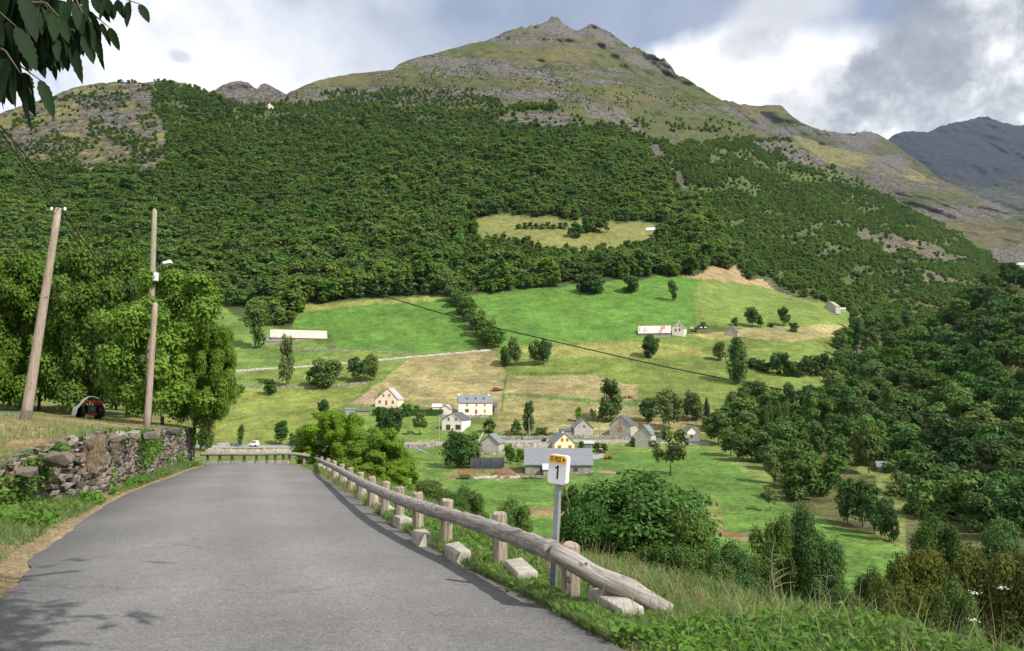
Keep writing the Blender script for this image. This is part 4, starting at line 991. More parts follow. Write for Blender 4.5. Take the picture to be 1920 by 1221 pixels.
for k, (bx, by) in enumerate(blk_px):
    c = RP(bx, by - 4); n0, t0 = POSTS[min(k, 15)][1:]
    o = bpy.data.objects.new('guard_stone', BL[k % 5]); link(o); o.location = c + n0*.16 - Vector((0, 0, .06)); o.rotation_euler = (random.uniform(-.07, .07), random.uniform(-.06, .06), math.atan2(t0.y, t0.x) + random.uniform(-.12, .12))
    o.scale = (1, 1, .9 + .2*random.random())
    lab = 'weathered concrete guard stone under the ramped end log, nearest of all' if k == 0 else f'weathered concrete guard stone, {ordinal(k)} along the rail counted from its ramped end'
    tag(o, lab, 'guard stone', 'concrete guard stones under the rail')
for k in range(16, len(POSTS)-1):
    (p, n0, t0), (q, n1, t1) = POSTS[k], POSTS[k+1]; c = p.lerp(q, .45) - n0*.05; c.z = p.z - .52
    o = bpy.data.objects.new('guard_stone', BL[k % 5]); link(o); o.location = c; o.rotation_euler = (0, 0, math.atan2(t0.y, t0.x) + random.uniform(-.15, .15)); o.scale = (.5, .6, .55)
    tag(o, f'small concrete guard stone on the far bend, {ordinal(k-16)} from the right', 'guard stone', 'concrete guard stones under the rail')

# ---------------------------------------------------------------- kilometre sign
sb = RP(1037, 1118); st_ = P(1049, 853, sb.y); sign = empty('road_sign', sb); tag(sign, 'white and yellow distance marker D 922 on a grey steel post', 'road sign')
H = (st_ - sb).length; lean = math.atan2(st_.x - sb.x, st_.z - sb.z); sign.rotation_euler = (0, lean, 0)
pm = MB(); pw = .030
pm.box(-pw, pw, -.022, .022, -.3, H*.34); o = pm.build('sleeve', M_STEELD, sign); o.rotation_euler = (0, 0, R(-38))
o = MB().box(-pw*.9, pw*.9, -.02, .02, H*.34, H-.12).build('post', M_STEEL, sign); o.rotation_euler = (0, 0, R(-38))
def rrect(w, h, r, seg=5):
    pts = []
    for cx_, cz_, a0 in ((w-r, h-r, 0), (-w+r, h-r, 90), (-w+r, -h+r, 180), (w-r, -h+r, 270)):
        for k in range(seg+1): t_ = R(a0 + 90*k/seg); pts.append((cx_ + r*math.cos(t_), cz_ + r*math.sin(t_)))
    return pts
bw, bh = .098, .138
bo_ = empty('board_pivot_tmp'); bpy.data.objects.remove(bo_)
board = MB().prism(rrect(bw, bh, .028), -.035, .035).build('board', M_WHITE, sign); board.location = (0, -.012, H - bh); board.rotation_euler = (R(0), R(2), R(-31))
ye = [p for p in rrect(bw-.006, bh-.006, .024) if p[1] > .06]; top_pts = sorted(ye, key=lambda p: p[0])
poly = [(-bw+.006, .062), (bw-.006, .062)] + [p for p in rrect(bw-.006, bh-.006, .024) if p[1] > .062]
o = MB().prism(poly, -.0385, -.034).build('yellow_panel', M_YEL, board)
def text_mesh(s_, size, sx):
    cu = bpy.data.curves.new('txt', 'FONT'); cu.body = s_; cu.size = size; cu.extrude = .0006; cu.align_x = 'CENTER'; cu.align_y = 'CENTER'; cu.offset = .0004
    to = bpy.data.objects.new('txt', cu); COL.objects.link(to); dg = bpy.context.evaluated_depsgraph_get(); me = bpy.data.meshes.new_from_object(to.evaluated_get(dg)); bpy.data.objects.remove(to)
    me.transform(Matrix.Diagonal((sx, 1, 1, 1))); return me
o = obj('lettering', text_mesh('D 922', .066, .70), M_BLACK, board); o.location = (-.022, -.0395, .097); o.rotation_euler = (R(90), 0, 0)
o = MB().add([(.055, -.0397, .115), (.055, -.0397, .079), (.082, -.0397, .097)], [(0, 1, 2)]).build('arrow', M_BLACK, board)
m = MB(); m.add([(-.002, -.0362, .040), (.016, -.0362, .040), (.016, -.0362, -.090), (-.002, -.0362, -.090)], [(0, 1, 2, 3)]); m.add([(.004, -.0363, .0405), (-.022, -.0363, .016), (-.022, -.0363, .000), (-.0025, -.0363, .014)], [(0, 1, 2, 3)]); m.build('numeral', M_BLACK, board)

# ---------------------------------------------------------------- utility poles, lamp, wires
def pole(base, top, r0, r1, mat_, label, foot=0, tip=True):
    e = empty('utility_pole', base); tag(e, label, 'utility pole'); d = top-base; k = 8
    pts = [d*(i/k) for i in range(k+1)]; pts[0] = -d.normalized()*.5
    o = MB().tube(pts + ([d*1.012] if tip else []), [r0 + (r1-r0)*i/k for i in range(k+1)] + ([r1*.35] if tip else []), 12).build('shaft', mat_, e, True)
    if foot: MB().tube([-d.normalized()*.3, d.normalized()*foot], [r0*1.07, r0*1.05], 12).build('tarred_foot', M_POLED, e, True)
    return e, d
b1, t1 = P(45, 806, 21), P(110, 388, 21); e1, d1 = pole(b1, t1, .145, .088, M_POLE, 'leaning weathered wooden pole on the bank, nearest to the road', .55, False)
MB().tube([d1*.998, d1*1.003, d1*1.012], [.10, .10, .045], 12).build('cap', M_BLACK, e1, True)
MB().tube([d1*.985 + Vector((-.20, 0, 0)), d1*.985 + Vector((.20, 0, 0))], .018, 6).build('bracket', M_STEELD, e1)
for sx in (-.19, .19): MB().lathe([(.0, -.03), (.03, -.03), (.04, .02), (.02, .06), (0, .06)], 'Z', 8, tuple(d1*.985 + Vector((sx, 0, .02)))).build('insulator', M_WHITE, e1)
b2, t2 = P(276, 790, 33), P(291, 570, 33); b2.z = float(bank_z(b2.x, b2.y)); e2, d2 = pole(b2, t2, .145, .11, M_POLE, 'shorter grey wooden pole in front of the large ash')
MB().tube([d2*.975 + Vector((-.22, 0, 0)), d2*.975 + Vector((.22, 0, 0))], .02, 6).build('bracket', M_STEELD, e2)
b3, t3 = P(277, 780, 40), P(290, 396, 40); b3.z = float(bank_z(b3.x, b3.y)) - .1; e3, d3 = pole(b3, t3, .20, .125, M_POLE2, 'tall mossy pole with a street lamp behind the short pole')
lp = P(292, 512, 39.8); MB().box(-.12, .12, -.1, .1, -.22, .22).build('junction_box', M_WHITE, e3).location = P(291.5, 519, 39.75) - b3
lamp = empty('street_lamp', lp); tag(lamp, 'white street lamp head on a curved arm fixed to the tall pole', 'street lamp')
tip = P(306, 492, 39.6) - lp; MB().tube([Vector((-.1, .1, -.1)), Vector((.05, 0, .25)), tip*.6 + Vector((0, 0, .05)), tip], .025, 7).build('arm', M_STEEL, lamp)
q = tip; hd = MB(); hd.add([(q.x-.12, -.10, q.z-.08), (q.x+.36, -.14, q.z+.0), (q.x+.36, .14, q.z+.0), (q.x-.12, .10, q.z-.08), (q.x-.10, -.07, q.z+.05), (q.x+.28, -.11, q.z+.16), (q.x+.28, .11, q.z+.16), (q.x-.10, .07, q.z+.05)], [(0, 3, 2, 1), (4, 5, 6, 7), (0, 1, 5, 4), (1, 2, 6, 5), (2, 3, 7, 6), (3, 0, 4, 7)]); hd.build('lamp_head', M_WHITE, lamp)
def cable(pts, r, label):
    c = catmull(pts, 8); o = MB().tube(c, r, 6).build('cable', M_CABLE, None, True); tag(o, label, 'cable', 'overhead cables')
cable([P(295, 408, 40), P(420, 455, 39.3), P(560, 505, 38.5), P(710, 552, 37.6), P(880, 602, 36.6), P(1060, 645, 35.6), P(1230, 684, 34.6), P(1400, 718, 33.6), P(1560, 748, 32.6), P(1700, 771, 31.8), P(1920, 803, 30.6), P(2150, 834, 29.5)], .030, 'long black cable sagging across the whole valley view')
cable([P(282, 420, 40), P(200, 428, 40.5), P(100, 437, 41), P(0, 443, 41.5), P(-120, 446, 42)], .022, 'black cable running left from the tall pole')
cable([P(112, 388, 21), P(75, 330, 17), P(30, 270, 14), P(-40, 195, 11), P(-140, 100, 8.5)], .014, 'black wire rising left from the leaning pole, upper of two')
cable([P(104, 392, 21.1), P(50, 318, 17.5), P(0, 246, 14.5), P(-80, 150, 11), P(-180, 40, 8.8)], .014, 'black wire rising left from the leaning pole, lower of two')
cable([P(114, 392, 21), P(150, 444, 23), P(190, 496, 25.5), P(240, 543, 29), P(288, 574, 33)], .016, 'black wire dropping from the leaning pole to the short pole, upper of two')
cable([P(108, 396, 21.1), P(140, 446, 23), P(180, 498, 25.5), P(232, 548, 29), P(284, 576, 33)], .014, 'black wire dropping from the leaning pole to the short pole, lower of two')

# ---------------------------------------------------------------- tractor under a tarpaulin on the bank
tl = P(172, 764, 43); tl.z = float(bank_z(tl.x, tl.y)) + .02; tr = empty('tractor', tl, R(36)); tr.scale = (.88, .88, .92); tag(tr, 'old red tractor half covered by a pale tarpaulin on the bank', 'tractor')
def wheel(par, x, y, r, w, mat_=M_RUBBER, hub=M_RED):
    o = MB().lathe([(r*.55, -w/2), (r*.9, -w/2), (r, -w*.36), (r, w*.36), (r*.9, w/2), (r*.55, w/2)], 'X', 16).build('wheel', mat_, par); o.location = (x, y, r); h = MB().lathe([(0, -w*.30), (r*.56, -w*.36), (r*.56, w*.36), (0, w*.30)], 'X', 12).build('rim', hub, o); return o
wheel(tr, -.50, -.1, .38, .22, hub=M_DRED); wheel(tr, .46, -.1, .38, .22, hub=M_DRED); wheel(tr, -.55, 1.6, .55, .3, hub=M_DRED); wheel(tr, .52, 1.6, .55, .3, hub=M_DRED)
MB().box(-.25, .22, -.35, 1.6, .35, .82).build('engine', M_ENGINE, tr); MB().lathe([(0, -.37), (.11, -.37), (.13, -.34), (.13, -.3)], 'Y', 12, (.03, 0, .62)).build('headlamp', M_STEELD, tr)
MB().box(-.3, .28, -.30, -.22, .22, .36).build('front_axle', M_RED, tr)
m = MB(); m.tube([(-.45, -.42, 1.12), (.52, -.42, 1.0)], .045, 6); o = m.build('loader_bar', M_RED, tr)
MB().tube([(-.05, -.40, 1.02), (.42, -.40, .84)], .035, 6).build('loader_bar', M_RED, tr); MB().tube([(-.42, -.42, 1.12), (-.46, -.38, 1.02), (-.35, -.36, .85)], .05, 6).build('loader_bar', M_RED, tr)
n_u, n_v = 16, 14; vs_ = []
for i in range(n_u):
    for j in range(n_v):
        a = math.pi*(-.10 + 1.2*i/(n_u-1)); yb = -.35 + 2.4*j/(n_v-1); fall = 1 - .25*max(0, (j/(n_v-1)-.6))
        rx, rz_ = .78*(1 + .06*math.sin(i*2.1+j)), 1.28*fall
        vs_.append((-math.cos(a)*rx*(1 + (.2 if i < 4 else 0)), yb + (.12*math.sin(i*1.7) if j == 0 else 0), max(.02, .10 + math.sin(max(0, min(math.pi, a)))*rz_**.9*1.02 + .04*math.sin(i*1.3+j*2.2))))
me = npmesh('tarpaulin', vs_, grid_faces(n_u, n_v), True); o = obj('tarpaulin', me, M_TARP, tr)
# open the front: cloth edge folded up over the bonnet
# ---------------------------------------------------------------- buildings
def house(name, label, cat, xl, xr, yb, ye, yr, mode, depth, yaw, wallm, roofm, ops=(), chim=(), apex=None, over=.25, under=2.5, ground=G, D=None, th=.16, roofm_sunlit=None, dormers=()):
    mid = (xl+xr)/2; p = ground(mid, yb) if D is None else P(mid, yb, D); s_ = mpp(p[1]); W = (xr-xl)*s_/max(.5, math.cos(yaw))*.5; He = (yb-ye)*s_; Hr = (yb-yr)*s_
    e = empty(name, p, -math.atan2(p.x, p.y) + yaw); tag(e, label, cat)
    ax = 0 if apex is None else (apex-mid)*s_
    m = MB()
    if mode == 'gable':
        m.prism([(-W, -under), (W, -under), (W, He), (ax, Hr-.03), (-W, He)], 0, depth); m.build('wall', wallm, e)
        sl, sr = (Hr-He)/(ax+W), (Hr-He)/(W-ax)
        for side, nm in ((-1, 'roof'), (1, 'roof')):
            x1, z1 = (-W-over, He - sl*over) if side < 0 else (W+over, He - sr*over); r = MB()
            r.add([(ax, -over, Hr), (x1, -over, z1), (x1, depth+over, z1), (ax, depth+over, Hr), (ax, -over, Hr+th), (x1, -over, z1+th), (x1, depth+over, z1+th), (ax, depth+over, Hr+th)],
                  [(0, 1, 2, 3), (4, 7, 6, 5), (0, 4, 5, 1), (1, 5, 6, 2), (2, 6, 7, 3), (3, 7, 4, 0)]); ro_ = r.build(nm, roofm if side < 0 or roofm_sunlit is None else roofm_sunlit, e)  # right slope can take a paler material, sunlight put into its colour
    else:
        m.add([(-W, 0, -under), (W, 0, -under), (W, depth, -under), (-W, depth, -under), (-W, 0, He), (W, 0, He), (W, depth, He), (-W, depth, He), (-W, depth/2, Hr-.03), (W, depth/2, Hr-.03)],
              [(0, 1, 5, 4), (2, 3, 7, 6), (1, 2, 6, 9, 5), (3, 0, 4, 8, 7), (4, 5, 9, 8), (6, 7, 8, 9)]); m.build('wall', wallm, e)
        sl = (Hr-He)/(depth/2)
        for side in (-1, 1):
            y0 = -over if side < 0 else depth+over; z0 = He - sl*over; yy = depth/2; r = MB()
            r.add([(-W-over, y0, z0), (W+over, y0, z0), (W+over, yy, Hr), (-W-over, yy, Hr), (-W-over, y0, z0+th), (W+over, y0, z0+th), (W+over, yy, Hr+th), (-W-over, yy, Hr+th)],
                  [(0, 1, 2, 3), (4, 7, 6, 5), (0, 4, 5, 1), (1, 5, 6, 2), (2, 6, 7, 3), (3, 7, 4, 0)]); ro_ = r.build('roof', roofm, e)
            if side < 0:
                for dx in dormers:
                    u = (dx-mid)*s_; yd = depth*.24; zd = He + sl*yd; w_ = .38
                    dm = MB(); dm.prism([(u-w_, zd-.35), (u+w_, zd-.35), (u+w_, zd+.45), (u, zd+.85), (u-w_, zd+.45)], yd-.45, yd+.8); d_o = dm.build('dormer', roofm, e); MB().box(u-w_*.6, u+w_*.6, yd-.48, yd-.44, zd-.2, zd+.4).build('pane', M_GLASS, d_o)
    for kind, x0, y0, x1, y1 in ops:
        u0, u1 = (x0-mid)*s_/math.cos(yaw), (x1-mid)*s_/math.cos(yaw); z1, z0 = (yb-y0)*s_, (yb-y1)*s_; t_ = .10
        if kind == 'w' or kind == 'wo' or kind == 'wr':
            fm = M_FRAME if kind != 'wr' else M_SHUTB
            f = MB(); f.box(u0-t_, u0, -.07, .02, z0-t_, z1+t_); f.box(u1, u1+t_, -.07, .02, z0-t_, z1+t_); f.box(u0, u1, -.07, .02, z0-t_, z0); f.box(u0, u1, -.07, .02, z1, z1+t_); um = (u0+u1)/2; f.box(um-.03, um+.03, -.05, .02, z0, z1)
            fo = f.build('window', fm, e); MB().box(u0, u1, -.03, .01, z0, z1).build('pane', M_GLASS, fo)
            if kind == 'wo':
                for a_, b_ in ((u0-t_-.45, u0-t_), (u1+t_, u1+t_+.45)): MB().box(a_, b_, -.09, -.01, z0-t_, z1+t_).build('shutter', M_SHUT, e)
        elif kind == 's' or kind == 'sb':
            m_ = M_SHUT if kind == 's' else M_SHUTB; um = (u0+u1)/2
            MB().box(u0, um-.02, -.09, .02, z0, z1).build('shutter', m_, e); MB().box(um+.02, u1, -.09, .02, z0, z1).build('shutter', m_, e)
        elif kind == 'd' or kind == 'dd':
            d_ = MB().box(u0, u1, -.06, .02, z0, z1).build('door', M_SHUTB if kind == 'd' else M_ENGINE, e); MB().box(u1-.2, u1-.12, -.10, -.06, (z0+z1)/2-.05, (z0+z1)/2+.08).build('handle', M_STEELD, d_)
    for cx_, ytop, cw in chim:
        u = (cx_-mid)*s_; zt = (yb-ytop)*s_; yc = depth/2 if mode != 'gable' else depth*.35
        c = MB().box(u-cw/2, u+cw/2, yc-cw/2, yc+cw/2, Hr*.78, zt).build('chimney', wallm, ro_); MB().box(u-cw*.6, u+cw*.6, yc-cw*.6, yc+cw*.6, zt, zt+.12).build('cap', M_SLATED, c) if False else None
    return e, p, s_
HS = {}
HS['peach'] = house('house', 'peach rendered gable house with roof coloured pale on the sunlit slope behind the clipped hedge', 'house', 704, 746, 764, 749, 728, 'gable', 9, R(-16), M_WALLC, M_SLATED,
    [('w', 717.5, 739.5, 720.5, 744), ('w', 728, 739.5, 731, 744), ('w', 710.5, 751, 714, 756), ('w', 734.5, 751.5, 738, 757), ('d', 722.5, 751, 726, 760)], roofm_sunlit=M_ROOFL, apex=727)
HS['long'] = house('house', 'long cream two-storey house with slate roof, dormers and orange shutters', 'house', 860, 923, 779, 755.5, 741, 'eave', 8, R(4), M_WALLCR, M_SLATE,
    [('s', 874.5, 756, 877.5, 762), ('s', 892, 756, 895, 762), ('s', 907.5, 756, 910.5, 762), ('s', 907.5, 768, 910.5, 774), ('w', 872.5, 767, 879, 773), ('d', 890.5, 768, 895, 776)],
    [(861.5, 739, .95), (917.5, 739, .95)], dormers=(876.5, 892.5, 908))
house('shed', 'small slate-roofed stone annex at the right end of the long house', 'shed', 925, 932, 772, 762, 755, 'eave', 4, 0, M_RUBBLE, M_SLATED)
house('garage', 'little cream gabled garage left of the long house', 'garage', 824.5, 846, 778, 767, 760, 'gable', 6, R(-14), M_WALLCR, M_SLATE, roofm_sunlit=M_ROOFL)
house('shed', 'pale sheet-roofed shed behind the little garage', 'shed', 811, 828, 770, 763, 758, 'eave', 4, 0, M_WALLC, M_ROOFW)
house('house', 'white gable house with dark roof and wide ground floor windows', 'house', 828.5, 866, 808, 788, 774.5, 'gable', 9, R(-22), M_WALLW, M_SLATED,
    [('w', 839.5, 783.5, 843, 789), ('w', 853, 784, 856.5, 789), ('wr', 837, 797, 844, 806), ('wr', 854.5, 797, 863, 805)], apex=849)
house('shed', 'rubble stone shed with dark gable roof left of the big barn', 'barn', 900, 935, 848, 831, 815.5, 'gable', 8, R(-14), M_RUBBLEL, M_SLATED, apex=918, roofm_sunlit=M_SLATE, over=.35)
bk = house('barn', 'big stone barn with a plain grey slate roof behind the sign', 'barn', 986, 1109, 889, 871, 845, 'eave', 10.5, R(1), M_RUBBLE, M_SLATE, [('dd', 1013, 876, 1017, 886), ('dd', 1075, 877, 1083, 884)], over=.4)
house('shed', 'lean-to with blue-white sheet roof against the big barn', 'shed', 1019, 1028, 890, 880, 872, 'eave', 3, 0, M_RUBBLE, M_ROOFW, D=bk[1].y-3)
house('house', 'yellow gable house with brown shutters behind the big barn', 'house', 1040, 1077, 846, 831, 813.5, 'gable', 9, R(14), M_WALLY, M_SLATE,
    [('sb', 1052.5, 822.5, 1056.5, 828), ('sb', 1062, 822.5, 1066, 828), ('sb', 1046.5, 835.5, 1052, 843), ('sb', 1066, 835.5, 1071.5, 843)], [(1060, 811, .7)], apex=1060)
house('stone_house', 'old rubble stone house with lean-to behind the yellow house', 'house', 1077, 1112, 822, 803, 787, 'gable', 8, R(10), M_RUBBLEL, M_SLATE, [('dd', 1094, 798, 1097, 802), ('dd', 1093, 815, 1096, 817)], apex=1095)
house('shed', 'stone lean-to joined to the left of the old stone house', 'shed', 1052, 1077, 821, 809, 805, 'eave', 6, R(6), M_RUBBLEL, M_SLATED, [('d', 1073, 813, 1076, 820)])
house('stone_house', 'grey stone gable house with orange shutters and dark roof', 'house', 1143, 1182, 820, 798, 780.5, 'gable', 9, R(-14), M_RUBBLEL, M_SLATED,
    [('wo', 1161.5, 801, 1164.5, 808), ('s', 1161.5, 791.5, 1164.5, 799)], [(1166, 778, .6)], apex=1164)
house('shed', 'white-walled annex joined to the orange-shuttered stone house', 'shed', 1185, 1195, 810, 800, 797, 'eave', 4, 0, M_WALLW, M_SLATE, [('w', 1187, 803, 1191, 806)])
house('stone_house', 'narrow stone gable house with pale verge at the field edge', 'house', 1191, 1221, 840, 815, 799, 'gable', 8, R(-12), M_RUBBLEL, M_SLATE, [('d', 1216, 830, 1219, 836)], [(1205, 797, .6)], apex=1208)
house('shed', 'stone shed with flat roof right of the narrow stone house', 'shed', 1222, 1240, 830, 818, 814, 'eave', 5, 0, M_RUBBLE, M_SLATED)
house('house', 'half-hidden house with slate roof behind the river wood edge', 'house', 1286, 1312, 828, 813, 801, 'gable', 8, R(14), M_WALLCR, M_SLATE, [('w', 1295, 816, 1299, 821)])
house('shed', 'low blue-grey wooden shed right of the yellow house', 'shed', 1093, 1113, 841, 832, 828, 'eave', 4, 0, M_SLATE, M_ROOFL, [('w', 1098, 834, 1101, 837), ('w', 1106, 834, 1109, 837)])
house('barn', 'long low stone barn with cream sheet roof left of the bright meadow', 'barn', 510, 611, 640, 633, 618, 'eave', 10, R(2), M_RUBBLE, M_ROOFC, [('w', 562, 634, 565, 638), ('w', 574, 634, 578, 639), ('w', 588, 635, 592, 638), ('w', 600, 635, 604, 638), ('d', 550, 633.5, 555, 638.5)], over=.4)
house('shed', 'open lean-to at the left end of the cream-roofed barn', 'shed', 497, 523, 646, 640, 634, 'eave', 4, 0, M_POST, M_SLATE)
house('barn', 'barn with rusty streaked sheet roof in the farm above the valley', 'barn', 1198, 1256, 631, 624, 610, 'eave', 9, R(-3), M_RUBBLEL, M_RUST, over=.4)
house('farmhouse', 'cream stone farmhouse gable beside the rusty-roofed barn', 'house', 1260, 1283, 630, 615, 603, 'gable', 8, R(-10), M_WALLCR, M_SLATE, [('w', 1267, 610, 1269, 612.5), ('w', 1273, 610, 1275, 612.5), ('w', 1266, 616, 1269, 621), ('w', 1273, 616, 1276, 621)], [(1271, 601.5, .9)])
house('stone_hut', 'little grey stone hut with a gable right of the farm', 'hut', 1362, 1383, 631, 622, 610, 'gable', 6, R(-10), M_RUBBLEL, M_SLATE)
house('stone_hut', 'stone gable hut on the far right rim of the upper meadow', 'hut', 1546, 1566, 583, 575, 565, 'gable', 7, R(-28), M_RUBBLEL, M_RUBBLE)
house('shed', 'small white-roofed shed beside the rim hut', 'shed', 1573, 1585, 583, 580, 577, 'eave', 4, 0, M_WALLW, M_ROOFW)
house('barn', 'white-roofed barn at the right end of the high clearing', 'barn', 1211, 1245, 436, 431, 424.5, 'eave', 8, R(-5), M_RUBBLEL, M_ROOFW, [('dd', 1232, 431.5, 1237, 435)])
house('stone_hut', 'tiny stone hut high at the top of the forest', 'hut', 498, 512, 204, 199, 193, 'gable', 10, R(-20), M_WALLC, M_ROOFW)
house('stone_hut', 'low stone hut by the river in the ravine', 'hut', 1648, 1682, 886, 877, 868, 'eave', 6, R(6), M_RUBBLE, M_SLATE)
house('house', 'white house corner at the right frame edge above the wood', 'house', 1908, 1932, 503, 497, 491, 'eave', 8, 0, M_WALLW, M_ROOFW, D=560)
house('shed', 'flat grey shed in the scrap yard left of the peach house', 'shed', 648, 666, 778, 768, 766, 'eave', 4, 0, M_STEEL, M_SLATE)
house('shed', 'low open lean-to right of the flat grey shed', 'shed', 668, 694, 777, 771, 768, 'eave', 3, 0, M_POST, M_SLATED)

# ---------------------------------------------------------------- field walls, village road, lane
def terrain_strip(name, pts, wpx, mat_, label, lift=.06, n=90, kind='structure'):
    c = resample([Vector((x, y, 0)) for x, y in pts], n); V = []
    for x, y, _ in c:
        for s_ in (-1, 0, 1): q = P(x, y + s_*wpx*.5, float(d_main(x, y + s_*wpx*.5))); V.append((q.x, q.y, q.z + lift))
    me = npmesh(name, V, grid_faces(n, 3), True); return tag(obj(name, me, mat_), label, kind=kind)
M_LANE = simple('pale_asphalt', (.24, .235, .225), .9, .12, .6)
terrain_strip('village_road', [(340, 838), (420, 838), (560, 838), (700, 833), (800, 832), (880, 830), (960, 829), (1060, 827), (1150, 829), (1330, 832)], 5.5, M_LANE, 'grey road running through the village', .10, 200)
terrain_strip('village_lane', [(899, 828), (904, 815), (909, 800), (915, 788), (916, 782), (908, 778)], 5, M_LANE, 'narrow grey lane climbing to the long house', .12, 60)
terrain_strip('farm_track', [(770, 838), (790, 845), (803, 851)], 3.5, M_GRAVEL, 'short grey track below the village road', .1, 30)
terrain_strip('yard', [(1104, 856), (1118, 858), (1132, 854)], 9, M_LANE, 'pale paved yard at the right end of the big barn', .1, 20)
terrain_strip('soil_patch', [(1122, 886), (1136, 886), (1155, 888)], 5, M_SOIL, 'bare brown patch beside the red farm machine', .1, 20)
def field_wall(pts, h, label, mat_=M_DRYST, thick=.7, n=90):
    c = resample([Vector((x, y, 0)) for x, y in pts], n); V = []; r_ = random.Random(len(label))
    for x, y, _ in c:
        q = P(x, y, float(d_main(x, y))); hz = h*r_.uniform(.75, 1.15)
        V += [(q.x, q.y, q.z-.5), (q.x, q.y+.08, q.z+hz), (q.x, q.y+thick, q.z+hz*r_.uniform(.95, 1.05)), (q.x, q.y+thick+.1, q.z-.5)]
    tag(obj('field_wall', npmesh('field_wall', V, grid_faces(n, 4)), mat_), label, 'wall')
M_PALEST = stonewall('pale_dry_stone', (.30, .28, .25), (.48, .45, .41), (.16, .14, .12), 1.0)
field_wall([(425, 700), (480, 694), (560, 690), (640, 683), (700, 678), (760, 672), (830, 666), (920, 658)], 1.0, 'pale dry stone wall crossing below the left bright meadow', M_PALEST, 1.6, 160)
field_wall([(420, 727), (480, 728), (560, 728), (640, 724), (690, 720)], 1.0, 'dark dry stone wall below the cream-roofed barn', M_DRYST)
field_wall([(520, 655), (560, 657), (600, 656), (615, 657)], 1.2, 'stone terrace wall in front of the cream-roofed barn', M_DRYST, .8, 40)
field_wall([(612, 658), (680, 660), (720, 661), (770, 662)], .7, 'thin dark wall at the lower edge of the left bright meadow', M_DRYST, .6, 60)
field_wall([(385, 850), (430, 851), (500, 851), (556, 850)], 1.5, 'stone retaining wall of the far road behind the rail bend', M_RUBBLE, 1, 60)
field_wall([(405, 836), (430, 836), (448, 836)], 1.0, 'short pale stone wall beyond the far road', M_PALEST, .8, 20)
field_wall([(745, 842), (800, 840), (830, 836), (862, 833), (900, 836)], 1.5, 'stone wall under the white gable house', M_DRYST, .8, 50)
field_wall([(822, 783), (860, 784), (900, 784), (914, 783)], 1.3, 'stone terrace wall under the long house', M_DRYST, .8, 40)
field_wall([(894, 832), (906, 815), (914, 800), (915, 790)], .9, 'pale wall curving along the lane to the long house', M_PALEST, .5, 30)
field_wall([(925, 824), (980, 824), (1050, 822), (1140, 823), (1190, 824)], 1.3, 'long stone wall on the upper side of the village road', M_DRYST, .8, 90)
field_wall([(960, 842), (1000, 843), (1040, 842)], 2.2, 'stone wall below the village road left of the yellow house', M_RUBBLE, .8, 40)
field_wall([(1120, 833), (1190, 833)], 1.6, 'stone wall below the orange-shuttered stone house', M_RUBBLE, .8, 40)
field_wall([(875, 852), (930, 853), (955, 852)], .8, 'low stone wall behind the black plastic tunnel', M_DRYST, .7, 40)
field_wall([(888, 898), (930, 896), (975, 896)], .6, 'row of loose stones in front of the dung heap', M_PALEST, .9, 40)
field_wall([(1390, 615), (1440, 619), (1500, 624), (1590, 628)], .5, 'broken dark wall behind the dry strip right of the stone hut', M_DRYST, .6, 70)

# ---------------------------------------------------------------- farm yard things
def at(px, py, lift=0.0): p = G(px, py); p.z += lift; return p
p = at(914, 879); s_ = mpp(p.y); t_ = empty('plastic_tunnel', p, -math.atan2(p.x, p.y)); tag(t_, 'shiny black plastic sheet tunnel beside the dark bushy trees', 'tunnel')
for k in range(3):
    W0 = 62*s_/3; n_u, n_v = 9, 12; V = []
    for i in range(n_u):
        for j in range(n_v):
            a = math.pi*j/(n_v-1); u = -31*s_ + W0*(k + i/(n_u-1)); sag = .12*math.sin(math.pi*i/(n_u-1))
            V.append((u, -math.cos(a)*2.0 + 2, max(-.2, math.sin(a)**.8*(20*s_ - sag) + .10*math.sin(i*2.7 + j*1.9)*math.sin(a))))
    obj('sheet', npmesh('sheet', V, grid_faces(n_u, n_v), True), M_BTARP, t_)
for k in range(4): MB().box(-31*s_ + 62*s_/3*k - .06, -31*s_ + 62*s_/3*k + .06, -.1, .15, 0, 19*s_).build('rib', M_STEELD, t_)
def mound(px, py, w, h, mat_, label, seed, cat):
    p = at(px, py); s_ = mpp(p.y); r_ = np.random.default_rng(seed); n_a, n_r = 28, 8; V = []
    for i in range(n_r):
        f = i/(n_r-1)
        for j in range(n_a):
            a = 6.283*j/n_a; rr = w*s_*.5*(1-f)*(1 + .18*math.sin(3*a+seed) + .08*r_.normal()); z = h*s_*(f**.8) + (.12*r_.normal() if 0 < i else -.4)
            V.append((rr*math.cos(a), rr*.7*math.sin(a) + 1.5, z))
    f_ = [(i*n_a+j, i*n_a+(j+1) % n_a, (i+1)*n_a+(j+1) % n_a, (i+1)*n_a+j) for i in range(n_r-1) for j in range(n_a)]
    o = obj('heap', npmesh('heap', V, f_, True), mat_); o.location = p; tag(o, label, cat)
mound(947, 895, 56, 18, M_DUNG, 'brown pointed dung heap left of the big barn', 3, 'heap')
def crate_pile(px, py, w, h, mat_, label, cat='wood pile', n=14, seed=1):
    p = at(px, py); s_ = mpp(p.y); r_ = random.Random(seed); e = empty(cat.replace(' ', '_'), p); tag(e, label, cat)
    for k in range(n):
        a, z = r_.uniform(-w/2, w/2)*s_, r_.uniform(0, h*.7)*s_; L = r_.uniform(.5, 1.1)*max(.6, w*s_/6); o = MB().tube([(-L, 0, 0), (0, .05, .03), (L, 0, 0)], r_.uniform(.08, .16), 6).build('log', mat_, e); o.location = (a, r_.uniform(-.3, .6), z + .1); o.rotation_euler = (0, r_.uniform(-.12, .12), r_.uniform(-.4, .4))
crate_pile(1000, 898, 36, 7, M_POST, 'long pile of planks and firewood before the barn wall', 'wood pile', 34, 1)
